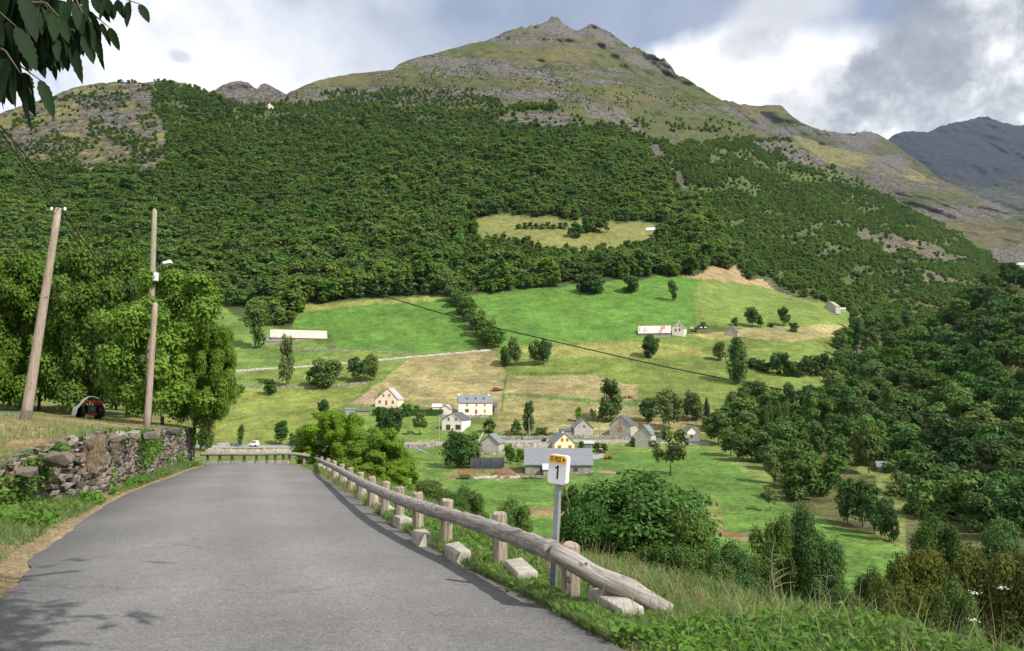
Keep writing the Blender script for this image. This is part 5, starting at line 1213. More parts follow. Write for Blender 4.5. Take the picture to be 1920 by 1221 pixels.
crate_pile(734//1 - 112, 650, 14, 10, M_DEAD, 'heap of grey beams at the right end of the cream-roofed barn', 'wood pile', 14, 2)
crate_pile(1105, 892, 12, 8, M_STEELD, 'dark scrap heap at the right corner of the big barn', 'scrap heap', 12, 3)
crate_pile(632, 772, 22, 8, M_DEAD, 'scattered scrap left of the flat grey shed', 'scrap heap', 12, 4)
crate_pile(1384, 634, 30, 3, M_DEAD, 'litter of boards right of the stone hut', 'scrap heap', 10, 5)
crate_pile(1015, 858, 0, 0, M_DEAD, 'x', 'scrap heap', 0, 5) if False else None
def trailer(px, py, w, h, m1, m2, label, wheels=True):
    p = at(px, py); s_ = mpp(p.y); e = empty('trailer', p, -math.atan2(p.x, p.y) + .06); tag(e, label, 'trailer'); a, b_ = w*s_/2, h*s_
    MB().box(-a, a, -.9, .9, b_*.25, b_*.82).build('body', m1, e); MB().box(-a-.05, a+.05, -.95, .95, b_*.82+.003, b_).build('cover', m2, e)
    for x in (-a*.5, a*.5):
        for y in (-.85, .85): o = MB().lathe([(.0, -.1), (.3, -.1), (.34, 0), (.3, .1), (0, .1)], 'Y', 10).build('wheel', M_RUBBER, e); o.location = (x, y, .3)
trailer(871.5, 898, 20, 9.5, M_GREEN, M_RED, 'dark green trailer with a red top in the garden')
def tractor(px, py, w, label, body=M_RED, cab=True, rz=0.0, top=M_WHITE):
    p = at(px, py); s_ = mpp(p.y); L = w*s_; e = empty('tractor', p, rz); tag(e, label, 'tractor'); k = L/3.2
    MB().box(-1.4*k, .2*k, -.35*k, .35*k, .6*k, 1.25*k).build('bonnet', body, e); MB().box(.2*k, 1.3*k, -.55*k, .55*k, .55*k, 1.1*k).build('chassis', body, e)
    if cab: c = MB().box(.1*k, 1.2*k, -.5*k, .5*k, 1.1*k, 2.0*k).build('cab', M_GLASS, e); MB().box(0*k, 1.3*k, -.6*k, .6*k, 2.003*k, 2.2*k).build('cab_roof', top, c)
    for x, r in ((-1.0*k, .42*k), (.75*k, .75*k)):
        for y in (-.7*k, .7*k):
            o = MB().lathe([(r*.4, -.16*k), (r*.9, -.16*k), (r, 0), (r*.9, .16*k), (r*.4, .16*k)], 'Y', 14).build('wheel', M_RUBBER, e); o.location = (x, y, r); MB().lathe([(0, -.1*k), (r*.42, -.12*k), (r*.42, .12*k), (0, .1*k)], 'Y', 10).build('rim', body, o)
tractor(940, 733, 8, 'red tractor with white cab roof in the hay field above the long house', M_DRED, True, math.pi)
p_ = trailer(929.5, 733.5, 12, 6.5, M_DRED, M_ENGINE, 'dark red hay trailer behind the tractor above the long house')
tractor(1182, 747, 9, 'red tractor in the hay field right of the large full tree', M_RED, True, math.pi)
tractor(1172, 747, 7, 'smaller red machine just left of the hay-field tractor', M_DRED, False, math.pi)
tractor(1140, 861, 13, 'red mower standing on the grass right of the barn yard', M_RED, False, .5)
tractor(1160, 889, 11, 'rust red farm machine on the bare patch right of the barn', M_DRED, False, 1.2)
tractor(1129, 850, 12, 'red implement with white hood behind the barn yard', M_RED, True, 2.6)
tractor(1302, 622, 12, 'red car-sized machine in the upper farm yard', M_RED, False, .1)
tractor(984, 862, 16, 'red and white machinery left of the big barn', M_RED, True, 0.2)
def van(px, py, w, label, m_=M_WHITE, name='van'):
    p = at(px, py, .12); s_ = mpp(p.y); L = w*s_; e = empty(name, p, -.1); tag(e, label, name); h = L*.24
    MB().prism([(-L/2, .3), (L/2, .3), (L/2, h+.2), (L*.42, h+.35), (L*.30, h+.45), (-L*.2, h+.45), (-L*.46, h)], -.85, .85).build('body', m_, e)
    MB().prism([(-L*.42, h+.12), (-L*.10, h*2+.38), (L*.40, h*2+.38), (L*.46, h+.3)], -.78, .78).build('cabin', m_, e); MB().prism([(-L*.34, h+.3), (-L*.12, h*2+.22), (L*.30, h*2+.22), (L*.34, h+.3)], -.80, .80).build('window', M_GLASS, e)
    for x in (-L*.3, L*.3):
        for y in (-.8, .8): o = MB().lathe([(0, -.1), (.25, -.1), (.32, 0), (.25, .1), (0, .1)], 'Y', 12).build('wheel', M_RUBBER, e); o.location = (x, y, .32)
van(476, 837.5, 17, 'white van parked on the far road behind the rail bend'); van(1020, 828, 9, 'dark car on the village road left of the yellow house', M_ENGINE, 'car')
# village poles
for i, (px, yb_, yt) in enumerate([(458, 838, 815), (823, 834, 780), (992, 826, 785), (1125, 832, 795), (932, 778, 748), (1062, 640, 622), (785, 765, 747), (1329, 615, 602)]):
    p = at(px, yb_); s_ = mpp(p.y); e = empty('utility_pole', p); tag(e, ['thin pole by the parked white van', 'concrete pole left of the white gable house', 'pole beside the slim ivy-clad tree', 'pole with crossarm left of the orange-shuttered house', 'pole right of the long house', 'post in the upper meadow left of the farm', 'thin pole above the clipped hedge', 'pole in the upper farm yard'][i], 'utility pole')
    h = (yb_-yt)*s_; MB().tube([(0, 0, -.4), (0, 0, h)], [.16, .11], 7).build('shaft', M_POLE if i not in (1,) else M_CONC, e)
    if i in (1, 3): MB().box(-.8, .8, -.06, .06, h*.92, h*.92+.12).build('crossarm', M_POLE, e)
for i, (px, py, w, m_) in enumerate([(1296, 618, 5, M_WHITE), (1306, 617, 5, M_GLASS), (1314, 617, 4, M_WHITE), (1322, 617, 4, M_WHITE)]): van(px, py, w*1.4, ['white car leftmost in the upper farm yard', 'dark car second in the upper farm yard', 'white car third in the upper farm yard', 'white car rightmost in the upper farm yard'][i], m_, 'car')
# ---------------------------------------------------------------- grass and weeds (uncountable)
def blades(base, h, lean, width, rng, seg=2):
    """curved tapered blades standing at base points"""
    n = len(base); a = rng.random(n)*6.283; dx, dy = np.cos(a), np.sin(a); lw = rng.random(n)*6.283
    side = np.stack([np.cos(lw), np.sin(lw), 0*lw], 1)*(width*.5)[:, None]; V = []
    for k in range(seg+1):
        f = k/seg; off = np.stack([dx*lean*h*f**1.8, dy*lean*h*f**1.8, h*f*(1-.25*lean*f)], 1); wv = side*(1-f**1.5*.95)
        V += [base + off - wv, base + off + wv]
    V = np.stack(V, 1); m = 2*(seg+1); i = np.arange(n)[:, None]*m
    Fa = np.concatenate([np.concatenate([i+2*k, i+2*k+1, i+2*k+3, i+2*k+2], 1) for k in range(seg)], 0)
    return V.reshape(-1, 3), Fa
def weeds(base, size, rng, up=.5):
    n = len(base); Nn = rng.normal(size=(n, 3))*.6 + np.array((0, -.2, .8)); Nn /= np.linalg.norm(Nn, axis=1, keepdims=True)
    C = base + np.stack([rng.normal(size=n)*.05, rng.normal(size=n)*.05, rng.random(n)*up], 1); return leaf_cards(C, Nn, size, rng, 2.0)
def stuff(name, parts, mat_, label):
    V, Fs, o = [], [], 0
    for v, f in parts: V.append(v); Fs.append(f + o); o += len(v)
    return tag(obj(name, npmesh(name, np.concatenate(V), np.concatenate(Fs)), mat_), label, kind='stuff')
g_rng = np.random.default_rng(77)
def slope_pts(n, s0, s1, d0, d1, power=1.0):     # random places outside the road edge between path positions s0..s1
    s_ = g_rng.uniform(s0, s1, n); d = d0 + (d1-d0)*g_rng.random(n)**power; i = s_*(len(SA)-1); k = np.clip(i.astype(int), 0, len(SA)-2); f = (i-k)[:, None]
    p = SA[k]*(1-f) + SA[k+1]*f; q = nrm[k]*(1-f) + nrm[k+1]*f
    x, y = p[:, 0] + q[:, 0]*d, p[:, 1] + q[:, 1]*d; return np.stack([x, y, slope_z(x, y)], 1), d
sa_len = poly_s(SA)[-1]
def spos(px): return np.argmin([abs(to_px(*q)[0]-px) + (1e5 if q[1] < 2 else 0) for q in SA])/(len(SA)-1)
sA, sB, sC, sD = spos(1165), spos(880), spos(700), spos(560)
s_start = (np.argmin(abs(SA[:, 1]-1.0)))/(len(SA)-1)
G1, dry, lush, flow = [], [], [], []
# foreground verge, lower right
b_, d = slope_pts(52000, s_start, sA, .05, 5.2, 1.1); h = g_rng.uniform(.06, .20, len(b_))*np.clip(.5 + d*.25, .4, 1.2); G1.append(blades(b_, h, g_rng.uniform(.2, 1.1, len(b_)), g_rng.uniform(.004, .009, len(b_)), g_rng))
b_, d = slope_pts(24000, s_start, sA, .1, 3.6); lush.append(weeds(b_, .030, g_rng, .16))
b_, d = slope_pts(1500, s_start, sA, .3, 4.2); h = g_rng.uniform(.25, .5, len(b_)); G1.append(blades(b_, h, g_rng.uniform(.5, 1.5, len(b_)), g_rng.uniform(.007, .013, len(b_)), g_rng, 4))
b_, d = slope_pts(240, s_start, sA, .8, 4.4); h = g_rng.uniform(.25, .55, len(b_)); dry.append(blades(b_, h, g_rng.uniform(.1, .5, len(b_)), np.full(len(b_), .006), g_rng, 3))
# along the rail
b_, d = slope_pts(34000, sA, sB, .02, 1.3, 1.2); h = g_rng.uniform(.04, .19, len(b_)); G1.append(blades(b_, h, g_rng.uniform(.2, 1.1, len(b_)), g_rng.uniform(.004, .009, len(b_)), g_rng))
b_, d = slope_pts(9000, sA, sB, .06, 1.2); lush.append(weeds(b_, .034, g_rng, .12))
b_, d = slope_pts(26000, sB, sC, .02, 1.3, 1.2); h = g_rng.uniform(.04, .18, len(b_)); G1.append(blades(b_, h, g_rng.uniform(.2, 1.1, len(b_)), g_rng.uniform(.006, .012, len(b_)), g_rng))
b_, d = slope_pts(3000, sB, sC, .10, 1.1); lush.append(weeds(b_, .045, g_rng, .12))
b_, d = slope_pts(9000, sC, sD, .05, 1.2, 1.2); h = g_rng.uniform(.05, .2, len(b_)); G1.append(blades(b_, h, g_rng.uniform(.2, .9, len(b_)), g_rng.uniform(.01, .02, len(b_)), g_rng))
b_, d = slope_pts(5200, sA, sC, .0, .32); dry.append(blades(b_, g_rng.uniform(.015, .05, len(b_)), g_rng.uniform(1, 2.5, len(b_)), np.full(len(b_), .006), g_rng))
b_, d = slope_pts(500, sA, sB, .25, 1.5); dry.append(blades(b_, g_rng.uniform(.2, .5, len(b_)), g_rng.uniform(.1, .5, len(b_)), np.full(len(b_), .006), g_rng, 3))
# the slope beyond
b_, d = slope_pts(60000, s_start, sC, 1.0, 13, 1.5); h = g_rng.uniform(.06, .20, len(b_)); G1.append(blades(b_, h, g_rng.uniform(.2, .9, len(b_)), g_rng.uniform(.009, .017, len(b_)), g_rng))
b_, d = slope_pts(16000, sC, sD, 1.0, 10, 1.3); h = g_rng.uniform(.15, .4, len(b_)); G1.append(blades(b_, h, g_rng.uniform(.2, .9, len(b_)), g_rng.uniform(.012, .025, len(b_)), g_rng))
b_, d = slope_pts(1100, s_start, sC, 1.5, 9); dry.append(blades(b_, g_rng.uniform(.15, .42, len(b_)), g_rng.uniform(.1, .4, len(b_)), np.full(len(b_), .009), g_rng, 2))
b_, d = slope_pts(60, s_start, sA, 1.8, 6); top_ = b_ + np.array((0, 0, 1))*g_rng.uniform(.35, .65, len(b_))[:, None]; dry.append(blades(b_, top_[:, 2]-b_[:, 2], 0*d+.05, np.full(len(b_), .008), g_rng))
cl = np.repeat(top_, 26, 0) + g_rng.normal(size=(len(top_)*26, 3))*np.array((.022, .022, .006)); flow.append(leaf_cards(cl[:26*16], np.tile((0., 0, 1.), (26*16, 1)) + g_rng.normal(size=(26*16, 3))*.2, .010, g_rng))
# left verge and bank
def left_pts(n, y0, y1, f0, f1):
    y = y0*(y1/y0)**g_rng.random(n); wx = np.interp(y, WA[:, 1], WA[:, 0]); lx = np.interp(y, LEi[:, 1], LEi[:, 0]); f = g_rng.uniform(f0, f1, n); return np.stack([wx*(1-f) + lx*f, y, zroad(y) + .10*(1-f)**1.5 + .02], 1), f
b_, f = left_pts(26000, 7, 44, -.02, .88); cl_ = vnoise(b_[:, 0]*1.3, b_[:, 1]*.8); kp = cl_ + g_rng.normal(size=len(b_))*.3 > -.1; b_, f, cl_ = b_[kp], f[kp], cl_[kp]
G1.append(blades(b_, g_rng.uniform(.08, .30, len(b_))*np.clip(.7+cl_, .4, 1.5), g_rng.uniform(.3, 1.1, len(b_)), g_rng.uniform(.008, .016, len(b_)), g_rng))
b_, f = left_pts(9000, 7, 40, .0, .8); cl_ = vnoise(b_[:, 0]*1.1+5, b_[:, 1]*.7); kp = cl_ > -.05; lush.append(weeds(b_[kp], .07, g_rng, .22))
b_, f = left_pts(7000, 6, 30, .7, 1.0); dry.append(blades(b_, g_rng.uniform(.02, .06, len(b_)), g_rng.uniform(1, 2.5, len(b_)), np.full(len(b_), .008), g_rng))
def bank_pts(n, y0, y1, d0, d1):
    y = y0*(y1/y0)**g_rng.random(n); wx = np.interp(y, WA[:, 1], WA[:, 0]); x = wx - d0 - (d1-d0)*g_rng.random(n)**1.6; return np.stack([x, y, bank_z(x, y)], 1)
b_ = bank_pts(26000, 9, 44, .05, 9); cl_ = vnoise(b_[:, 0]*.5, b_[:, 1]*.5); k1 = cl_ > .12
G1.append(blades(b_[k1], g_rng.uniform(.06, .22, k1.sum()), g_rng.uniform(.2, .9, k1.sum()), g_rng.uniform(.010, .02, k1.sum()), g_rng)); dry.append(blades(b_[~k1], g_rng.uniform(.04, .14, (~k1).sum()), g_rng.uniform(.3, 1.5, (~k1).sum()), np.full((~k1).sum(), .010), g_rng))
# dry tufts and brambles hanging over the near wall
y = g_rng.uniform(11, 21, 9000); wx = np.interp(y, WA[:, 1], WA[:, 0]); zz = walltop(y) - g_rng.random(9000)**1.4*.75; bb = np.stack([wx + g_rng.uniform(-.1, .14, 9000), y, zz], 1); kp = vnoise(y*1.2, 0*y, 3.) + g_rng.normal(size=9000)*.2 > -.1; dry.append(blades(bb[kp], g_rng.uniform(-.35, .1, kp.sum()), g_rng.uniform(.2, .8, kp.sum()), np.full(kp.sum(), .007), g_rng, 3))
y = g_rng.uniform(12, 44, 15000); wx = np.interp(y, WA[:, 1], WA[:, 0]); zb_ = zroad(y); zt_ = walltop(y); fz = g_rng.random(15000)**.6; bb = np.stack([wx + g_rng.uniform(.0, .16, 15000), y, zb_ + (zt_-zb_)*fz], 1); kp = fbm(y*.55, fz*1.6, 2., 3) > .16; lush.append(weeds(bb[kp], .06, g_rng, .1))
stuff('grass', G1, L_GRASS, 'green grass blades on the verges, bank and slope'); stuff('weeds', lush, L_LUSH, 'leafy weeds along the road edge and wall'); stuff('dry_grass', dry, L_DRY, 'straw-coloured dry grass along the road edges'); stuff('wild_flowers', flow, L_FLOWER, 'small white wild flower heads on the verge crest')
# ---------------------------------------------------------------- walnut overhanging the road from behind the left verge
wt = empty('walnut_tree', (-5.6, .6, float(zroad(.6)))); tag(wt, 'walnut tree whose leafy branch hangs into the top left corner', 'tree'); wo = Vector(wt.location)
limb = [Vector((-5.6, .6, -.4)), Vector((-5.5, .7, 1.5)), Vector((-5.2, 1.0, 3.2)), Vector((-4.4, 1.6, 4.6)), Vector((-3.0, 2.6, 5.6)), Vector((-1.2, 3.8, 6.3)), Vector((.8, 4.8, 6.6))]
MB().tube([p - wo for p in catmull(limb, 4)], [.24*(1-.82*i/24) for i in range(25)], 10).build('trunk', M_BARK, wt, True)
tw = MB(); VIEW = False
LV, LF, lo = [], [], 0
w_rng = random.Random(12)
def leaf_blade(base, d, nrm_, L, W, droop=.35):
    """a pointed leaf with a folded midrib, base at the stalk"""
    global lo
    d = d.normalized(); s_ = d.cross(nrm_).normalized(); n_ = s_.cross(d); K = 13 if VIEW else 5; rows = []; jag_ = 1.0
    for k in range(K+1):
        f = k/K; jag_ = (1.0 + (.10 if k % 2 else -.06) + w_rng.uniform(-.05, .05)) if VIEW else 1.0; c = base + d*(L*f) - Vector((0, 0, 1))*(droop*L*f*f); w_ = jag_*W*.5*(math.sin(math.pi*min(1, f**.8))**.75)*(1 if k < K else 0) + .0008
        rows.append((c - s_*w_ + n_*w_*.25, c, c + s_*w_ + n_*w_*.25))
    if VIEW:
        V_ = [tuple(q - base) for r in rows for q in r]; F_ = [f for k in range(K) for f in ((3*k, 3*k+1, 3*k+4, 3*k+3), (3*k+1, 3*k+2, 3*k+5, 3*k+4))]
        o = obj('leaf', npmesh('leaf', V_, F_, True), L_WAL, wt); o.location = base - wo; return
    for r in rows: LV.extend(tuple(q - wo) for q in r)
    for k in range(K):
        a = lo + 3*k
        LF.append((a, a+1, a+4, a+3)); LF.append((a+1, a+2, a+5, a+4))
    lo += 3*(K+1)
def spray(start, end, n, L, W, droop=.4):
    """a compound leaf: stalk with paired leaflets"""
    tw.tube([start - wo, start.lerp(end, .5) + Vector((0, 0, .02)) - wo, end - wo], [.005, .003, .0015], 5)
    ax = (end-start).normalized()
    for k in range(n):
        f = .25 + .75*k/(n-1) if n > 1 else 1; p = start.lerp(end, f)
        for sg in ((-1, 1) if k < n-1 else (0,)):
            sd_ = Vector((-ax.y, ax.x, 0)).normalized()*sg; d = (ax*.35 + sd_*.30 + Vector((w_rng.uniform(-.35, .35), w_rng.uniform(-.35, .2), -1.0))) if sg else ax*.5 + Vector((0, 0, -.8))
            leaf_blade(p, d, Vector((w_rng.uniform(-1, 1), -1, w_rng.uniform(-.5, .7))), L*w_rng.uniform(.8, 1.1), W*w_rng.uniform(.6, .95), w_rng.uniform(.0, .25))
def PX_(x, y, D): return P(x, y, D)
sprays = [((-60, -60, 2.0), (40, -10, 2.0), 5, .17, .07), ((0, -50, 2.1), (90, 15, 2.1), 5, .15, .06), ((-60, 0, 1.9), (30, 50, 1.95), 4, .17, .07), ((40, -10, 2.2), (140, 5, 2.2), 4, .13, .05), ((-50, 60, 2.1), (10, 120, 2.1), 3, .17, .06), ((20, 40, 2.3), (80, 60, 2.3), 3, .16, .06), ((90, 10, 2.35), (150, 40, 2.35), 3, .13, .04), ((120, -20, 2.3), (262, 8, 2.3), 5, .105, .036), ((60, 5, 2.3), (170, 22, 2.35), 3, .095, .038), ((140, 20, 2.4), (205, 52, 2.45), 3, .095, .036), ((-20, -10, 2.1), (90, 40, 2.1), 4, .15, .062), ((-30, 20, 2.2), (60, 60, 2.2), 3, .16, .06),
          ((20, 10, 2.3), (110, 30, 2.3), 4, .14, .05), ((60, 30, 2.2), (150, 66, 2.25), 3, .12, .036), ((-20, 80, 1.9), (40, 140, 1.9), 3, .16, .068), ((-40, 95, 2.0), (75, 150, 2.0), 3, .14, .05), ((-30, -30, 2.4), (60, -5, 2.4), 4, .14, .05), ((60, -60, 2.3), (170, -30, 2.35), 4, .13, .05), ((-60, 40, 2.3), (20, 90, 2.3), 3, .15, .055), ((30, -40, 2.2), (110, 0, 2.2), 4, .14, .05)]
hub = P(-140, -120, 2.3)
tw.tube([limb[2] - wo, Vector((-3.6, 1.7, 3.1)) - wo, hub - wo, P(20, 0, 2.25) - wo, P(120, -18, 2.3) - wo], [.06, .04, .016, .010, .005], 7)
VIEW = True
for a, b_, n, L, W in sprays: spray(P(*a), P(*b_), n + 1, L*.74, W*.82)
for i in range(22):
    x, y = w_rng.uniform(-30, 130), w_rng.uniform(-30, 60)*(1 if i < 10 else .5); D_ = w_rng.uniform(2.0, 2.6); spray(P(x, y, D_), P(x + w_rng.uniform(30, 70), y + w_rng.uniform(20, 55), D_), 4, .10, .036)
VIEW = False
# crown out of the frame above: leaf sprays along the limb, which shade the road
for i in range(1000):
    if i < 220: t_ = w_rng.random(); c = limb[3].lerp(limb[6], t_) + Vector((w_rng.gauss(-.7, .9), w_rng.gauss(-.6, .8), w_rng.uniform(-.1, 1.5)))
    else: c = Vector((w_rng.gauss(-.45, .6), w_rng.gauss(2.9, .5), w_rng.gauss(5.7, .45)))
    if c.z < 1.5 + .60*max(c.y, .5) + .45: continue
    a = w_rng.random()*6.28; e = c + Vector((math.cos(a)*.3, math.sin(a)*.3, -.12)); spray(c, e, 4, .17, .08)
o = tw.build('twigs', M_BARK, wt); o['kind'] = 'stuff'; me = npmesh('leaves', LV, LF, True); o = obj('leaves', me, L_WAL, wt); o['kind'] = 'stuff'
# ---------------------------------------------------------------- countable trees of the valley: base pixel, width, height (pixels), plant, leaves, label
def T(px, py, w, h, key, lm, label, group=None, name='tree', cat='tree', ground=G, D=None):
    p = ground(px, py) if D is None else P(px, py, D)
    s_ = mpp(p[1]); return tree(key, p, w*s_, h*s_, lm, label, group, name, cat)
T(478, 654, 42, 96, 'tall0', L_OLIVE, 'tall pale tree at the left end of the long cream-roofed barn')
T(536, 727, 30, 100, 'tall1', L_OLIVE, 'tall slender pale tree in front of the cream-roofed barn')
T(612, 726, 54, 60, 'wide0', L_OLIVE, 'broad yellowish tree on the field wall below the cream-roofed barn')
T(588, 724, 30, 38, 'bush0', L_BROAD, 'low round bush leaning against the broad yellowish tree', name='bush', cat='bush')
T(666, 717, 32, 50, 'round0', L_DARK, 'dark round tree, left of the pair on the field wall')
T(694, 716, 32, 54, 'round1', L_OLIVE, 'paler round tree, right of the pair on the field wall')
T(508, 740, 28, 32, 'bush1', L_BROAD, 'round bush on the field wall below the slender tree', name='bush', cat='bush')
T(450, 744, 19, 24, 'round2', L_BROAD, 'small round bush alone in the left meadow', name='bush', cat='bush')
T(432, 726, 26, 9, 'bush2', L_BROAD, 'very low bush patch above the small lone bush', name='bush', cat='bush')
T(390, 846, 22, 86, 'poplar0', L_BROAD, 'narrow columnar tree standing just past the end of the stone wall')
T(376, 846, 22, 48, 'round3', L_DARK, 'dark little tree beside the narrow columnar tree')
T(452, 838, 14, 42, 'tall0', L_DARK, 'thin young tree by the far road, left of the parked van')
T(525, 834, 30, 46, 'round0', L_DARK, 'dark ball-shaped tree by the far road, right of the parked van')
T(548, 836, 14, 24, 'bush0', L_DARK, 'tiny bush right of the dark ball-shaped tree', name='bush', cat='bush')
T(606, 778, 22, 30, 'round1', L_DARK, 'small dark round tree behind the yellow-green bushes')
T(718, 826, 34, 64, 'wide1', L_DARK, 'dark tree, left one of the pair below the peach gable house')
T(738, 824, 34, 62, 'round2', L_DARK, 'dark tree, right one of the pair below the peach gable house')
T(640, 806, 30, 30, 'bush1', L_DARK, 'dark bush below the grey lean-to sheds', name='bush', cat='bush')
T(787, 816, 30, 44, 'open0', L_OLIVE, 'thin airy tree left of the white gable house')
T(762, 780, 20, 24, 'bush2', L_BROAD, 'bush at the right end of the clipped hedge by the peach house', name='bush', cat='bush')
T(782, 776, 14, 18, 'bush1', L_BROAD, 'small bush above the clipped hedge', name='bush', cat='bush')
T(856, 878, 50, 74, 'wide2', L_DARK, 'big dark bushy tree left of the stone shed')
T(884, 872, 40, 66, 'wide0', L_BROAD, 'bushy tree touching the stone shed, right half of the dark clump')
T(918, 812, 26, 28, 'bush0', L_BROAD, 'rounded shrub at the foot of the village lane', name='bush', cat='bush')
T(923, 775, 10, 18, 'bush1', L_DARK, 'dark shrub at the right corner of the long house', name='bush', cat='bush')
T(957, 869, 22, 38, 'round3', L_DARK, 'dark small tree right of the stone shed')
T(976, 866, 18, 26, 'bush2', L_YEL, 'light green conical shrub beside the big barn', name='bush', cat='bush')
T(991, 818, 24, 66, 'tall1', L_BROAD, 'slim ivy-clad tree by the village road wall')
T(968, 818, 20, 32, 'bush0', L_BROAD, 'bush left of the slim ivy-clad tree', name='bush', cat='bush')
T(1018, 818, 36, 18, 'bush1', L_BROAD, 'low bramble patch right of the slim ivy-clad tree', name='bush', cat='bush')
T(1086, 791, 14, 28, 'tall0', L_YEL, 'little light green tree in the hay field above the stone house')
T(1112, 791, 14, 25, 'open1', L_OLIVE, 'little faded tree right of the light green one in the hay field')
T(1146, 790, 46, 80, 'tall1', L_BROAD, 'large full tree standing in the hay field left of the two red tractors')
T(1134, 791, 26, 34, 'bush2', L_BROAD, 'undergrowth at the foot of the large hay-field tree', name='bush', cat='bush')
T(1216, 791, 34, 46, 'wide1', L_DARK, 'dark tree left of the row above the slate-roofed stone houses')
T(1255, 806, 50, 80, 'round1', L_OLIVE, 'tall pale tree above the gabled stone house, middle of its row')
T(1298, 788, 42, 58, 'wide2', L_OLIVE, 'pale broad tree at the right of the row above the stone houses')
T(1326, 802, 30, 56, 'conifer0', L_CON, 'dark pointed conifer beside the river wood')
T(1257, 892, 72, 88, 'open0', L_OLIVE, 'airy spreading tree with bare trunk in the bright green field')
T(948, 688, 24, 44, 'wide0', L_DARK, 'dark tree, leftmost of four above the hay fields')
T(966, 686, 28, 56, 'round0', L_BROAD, 'tree second from left of four above the hay fields')
T(1002, 686, 28, 50, 'round2', L_OLIVE, 'tree third from left of four above the hay fields')
T(1020, 686, 32, 54, 'round3', L_DARK, 'dark tree, rightmost of four above the hay fields')
T(1220, 671, 34, 46, 'round1', L_BROAD, 'ivy-footed round tree below the rusty-roofed barn')
T(1217, 671, 22, 20, 'bush0', L_DARK, 'dark bush at the foot of the tree below the rusty-roofed barn', name='bush', cat='bush')
T(1261, 564, 20, 40, 'tall0', L_BROAD, 'single tree high in the middle of the upper meadow')
T(1411, 614, 30, 40, 'round2', L_BROAD, 'tall tree, left of three above the stone hut')
T(1426, 614, 17, 26, 'round0', L_BROAD, 'smaller tree leaning by the left one above the stone hut')
T(1470, 611, 26, 38, 'round3', L_BROAD, 'egg-shaped tree alone at the right of the upper meadow')
T(1445, 613, 14, 7, 'bush1', L_DARK, 'low dark bush between the two upper meadow trees', name='bush', cat='bush')
T(1488, 622, 18, 18, 'bush2', L_BROAD, 'bush by the scrap below the egg-shaped tree', name='bush', cat='bush')
T(1378, 612, 14, 18, 'bush0', L_BROAD, 'round bush behind the stone hut', name='bush', cat='bush')
T(1320, 614, 16, 12, 'bush1', L_BROAD, 'bush behind the farm yard', name='bush', cat='bush')
T(1383, 720, 40, 88, 'poplar0', L_DARK, 'big dark poplar in the middle of the right meadow')
T(1349, 676, 24, 36, 'wide1', L_OLIVE, 'olive bush tree left of the big dark poplar')
T(1080, 446, 32, 30, 'bush0', L_DARK, 'round bush in the high clearing', name='bush', cat='bush')
T(1100, 436, 40, 32, 'bush1', L_BROAD, 'wide bush in the high clearing, behind the round one', name='bush', cat='bush')
T(1125, 436, 34, 30, 'bush2', L_OLIVE, 'wide bush in the high clearing, at the right of the clump', name='bush', cat='bush')
T(880, 428, 26, 36, 'round1', L_BROAD, 'tree at the left tip of the high clearing')
T(912, 405, 34, 34, 'wide0', L_DARK, 'tree on the upper rim of the high clearing')
T(1110, 550, 46, 42, 'wide2', L_DARK, 'dark tree pushing out of the wood into the upper meadow')
T(1096, 549, 30, 30, 'bush1', L_DARK, 'dark bush at the left of the tree pushing into the meadow', name='bush', cat='bush')
T(1184, 549, 36, 34, 'wide1', L_DARK, 'rounded dark tree detached from the wood edge in the upper meadow')
T(1393, 812, 8, 22, 'conifer0', L_CON, 'tiny pointed conifer above the river wood')
T(1090, 842, 12, 15, 'round0', L_DARK, 'clipped ball bush beside the yellow house', name='bush', cat='bush')
T(1119, 848, 16, 18, 'bush0', L_BROAD, 'garden bush right of the blue-grey shed', name='bush', cat='bush')
T(1134, 846, 16, 16, 'bush1', L_BROAD, 'second garden bush right of the blue-grey shed', name='bush', cat='bush')
T(1187, 838, 12, 18, 'bush2', L_DARK, 'ivy bush on the left wall of the gabled stone house', name='bush', cat='bush')
for i, px in enumerate(range(972, 1062, 11)):
    T(px, 430 - (i % 2), 12, 11 + 2*(i % 3), f'bush{i%3}', L_BROAD, f'low bush in the row across the high clearing, number {i+1} from the left', 'bushes across the clearing', 'bush', 'bush')
for i, (px, py) in enumerate([(842, 556), (850, 566), (858, 577), (868, 590), (879, 604), (890, 618), (902, 632), (914, 645), (926, 654)]):
    T(px + random.uniform(-3, 3), py, random.uniform(32, 42), random.uniform(36, 50), ['round1', 'wide0', 'round3', 'wide2'][i % 4], L_BROAD if i % 3 else L_OLIVE, f'leafy tree of the hedge between the two bright meadows, {ordinal(i)} from the top', 'hedge between the meadows')
for i, (px, py) in enumerate([(1412, 690), (1424, 694), (1438, 698), (1455, 702), (1470, 704), (1484, 706), (1500, 706), (1515, 706), (1530, 706), (1545, 704), (1558, 702)]):
    T(px, py, random.uniform(22, 30), random.uniform(26, 44) if i > 2 else 20, ['bush0', 'wide1', 'bush2', 'round2'][i % 4], L_DARK, f'dark bush of the hedge across the right meadow, {ordinal(i)} from the left', 'hedge across the right meadow', 'bush', 'bush')
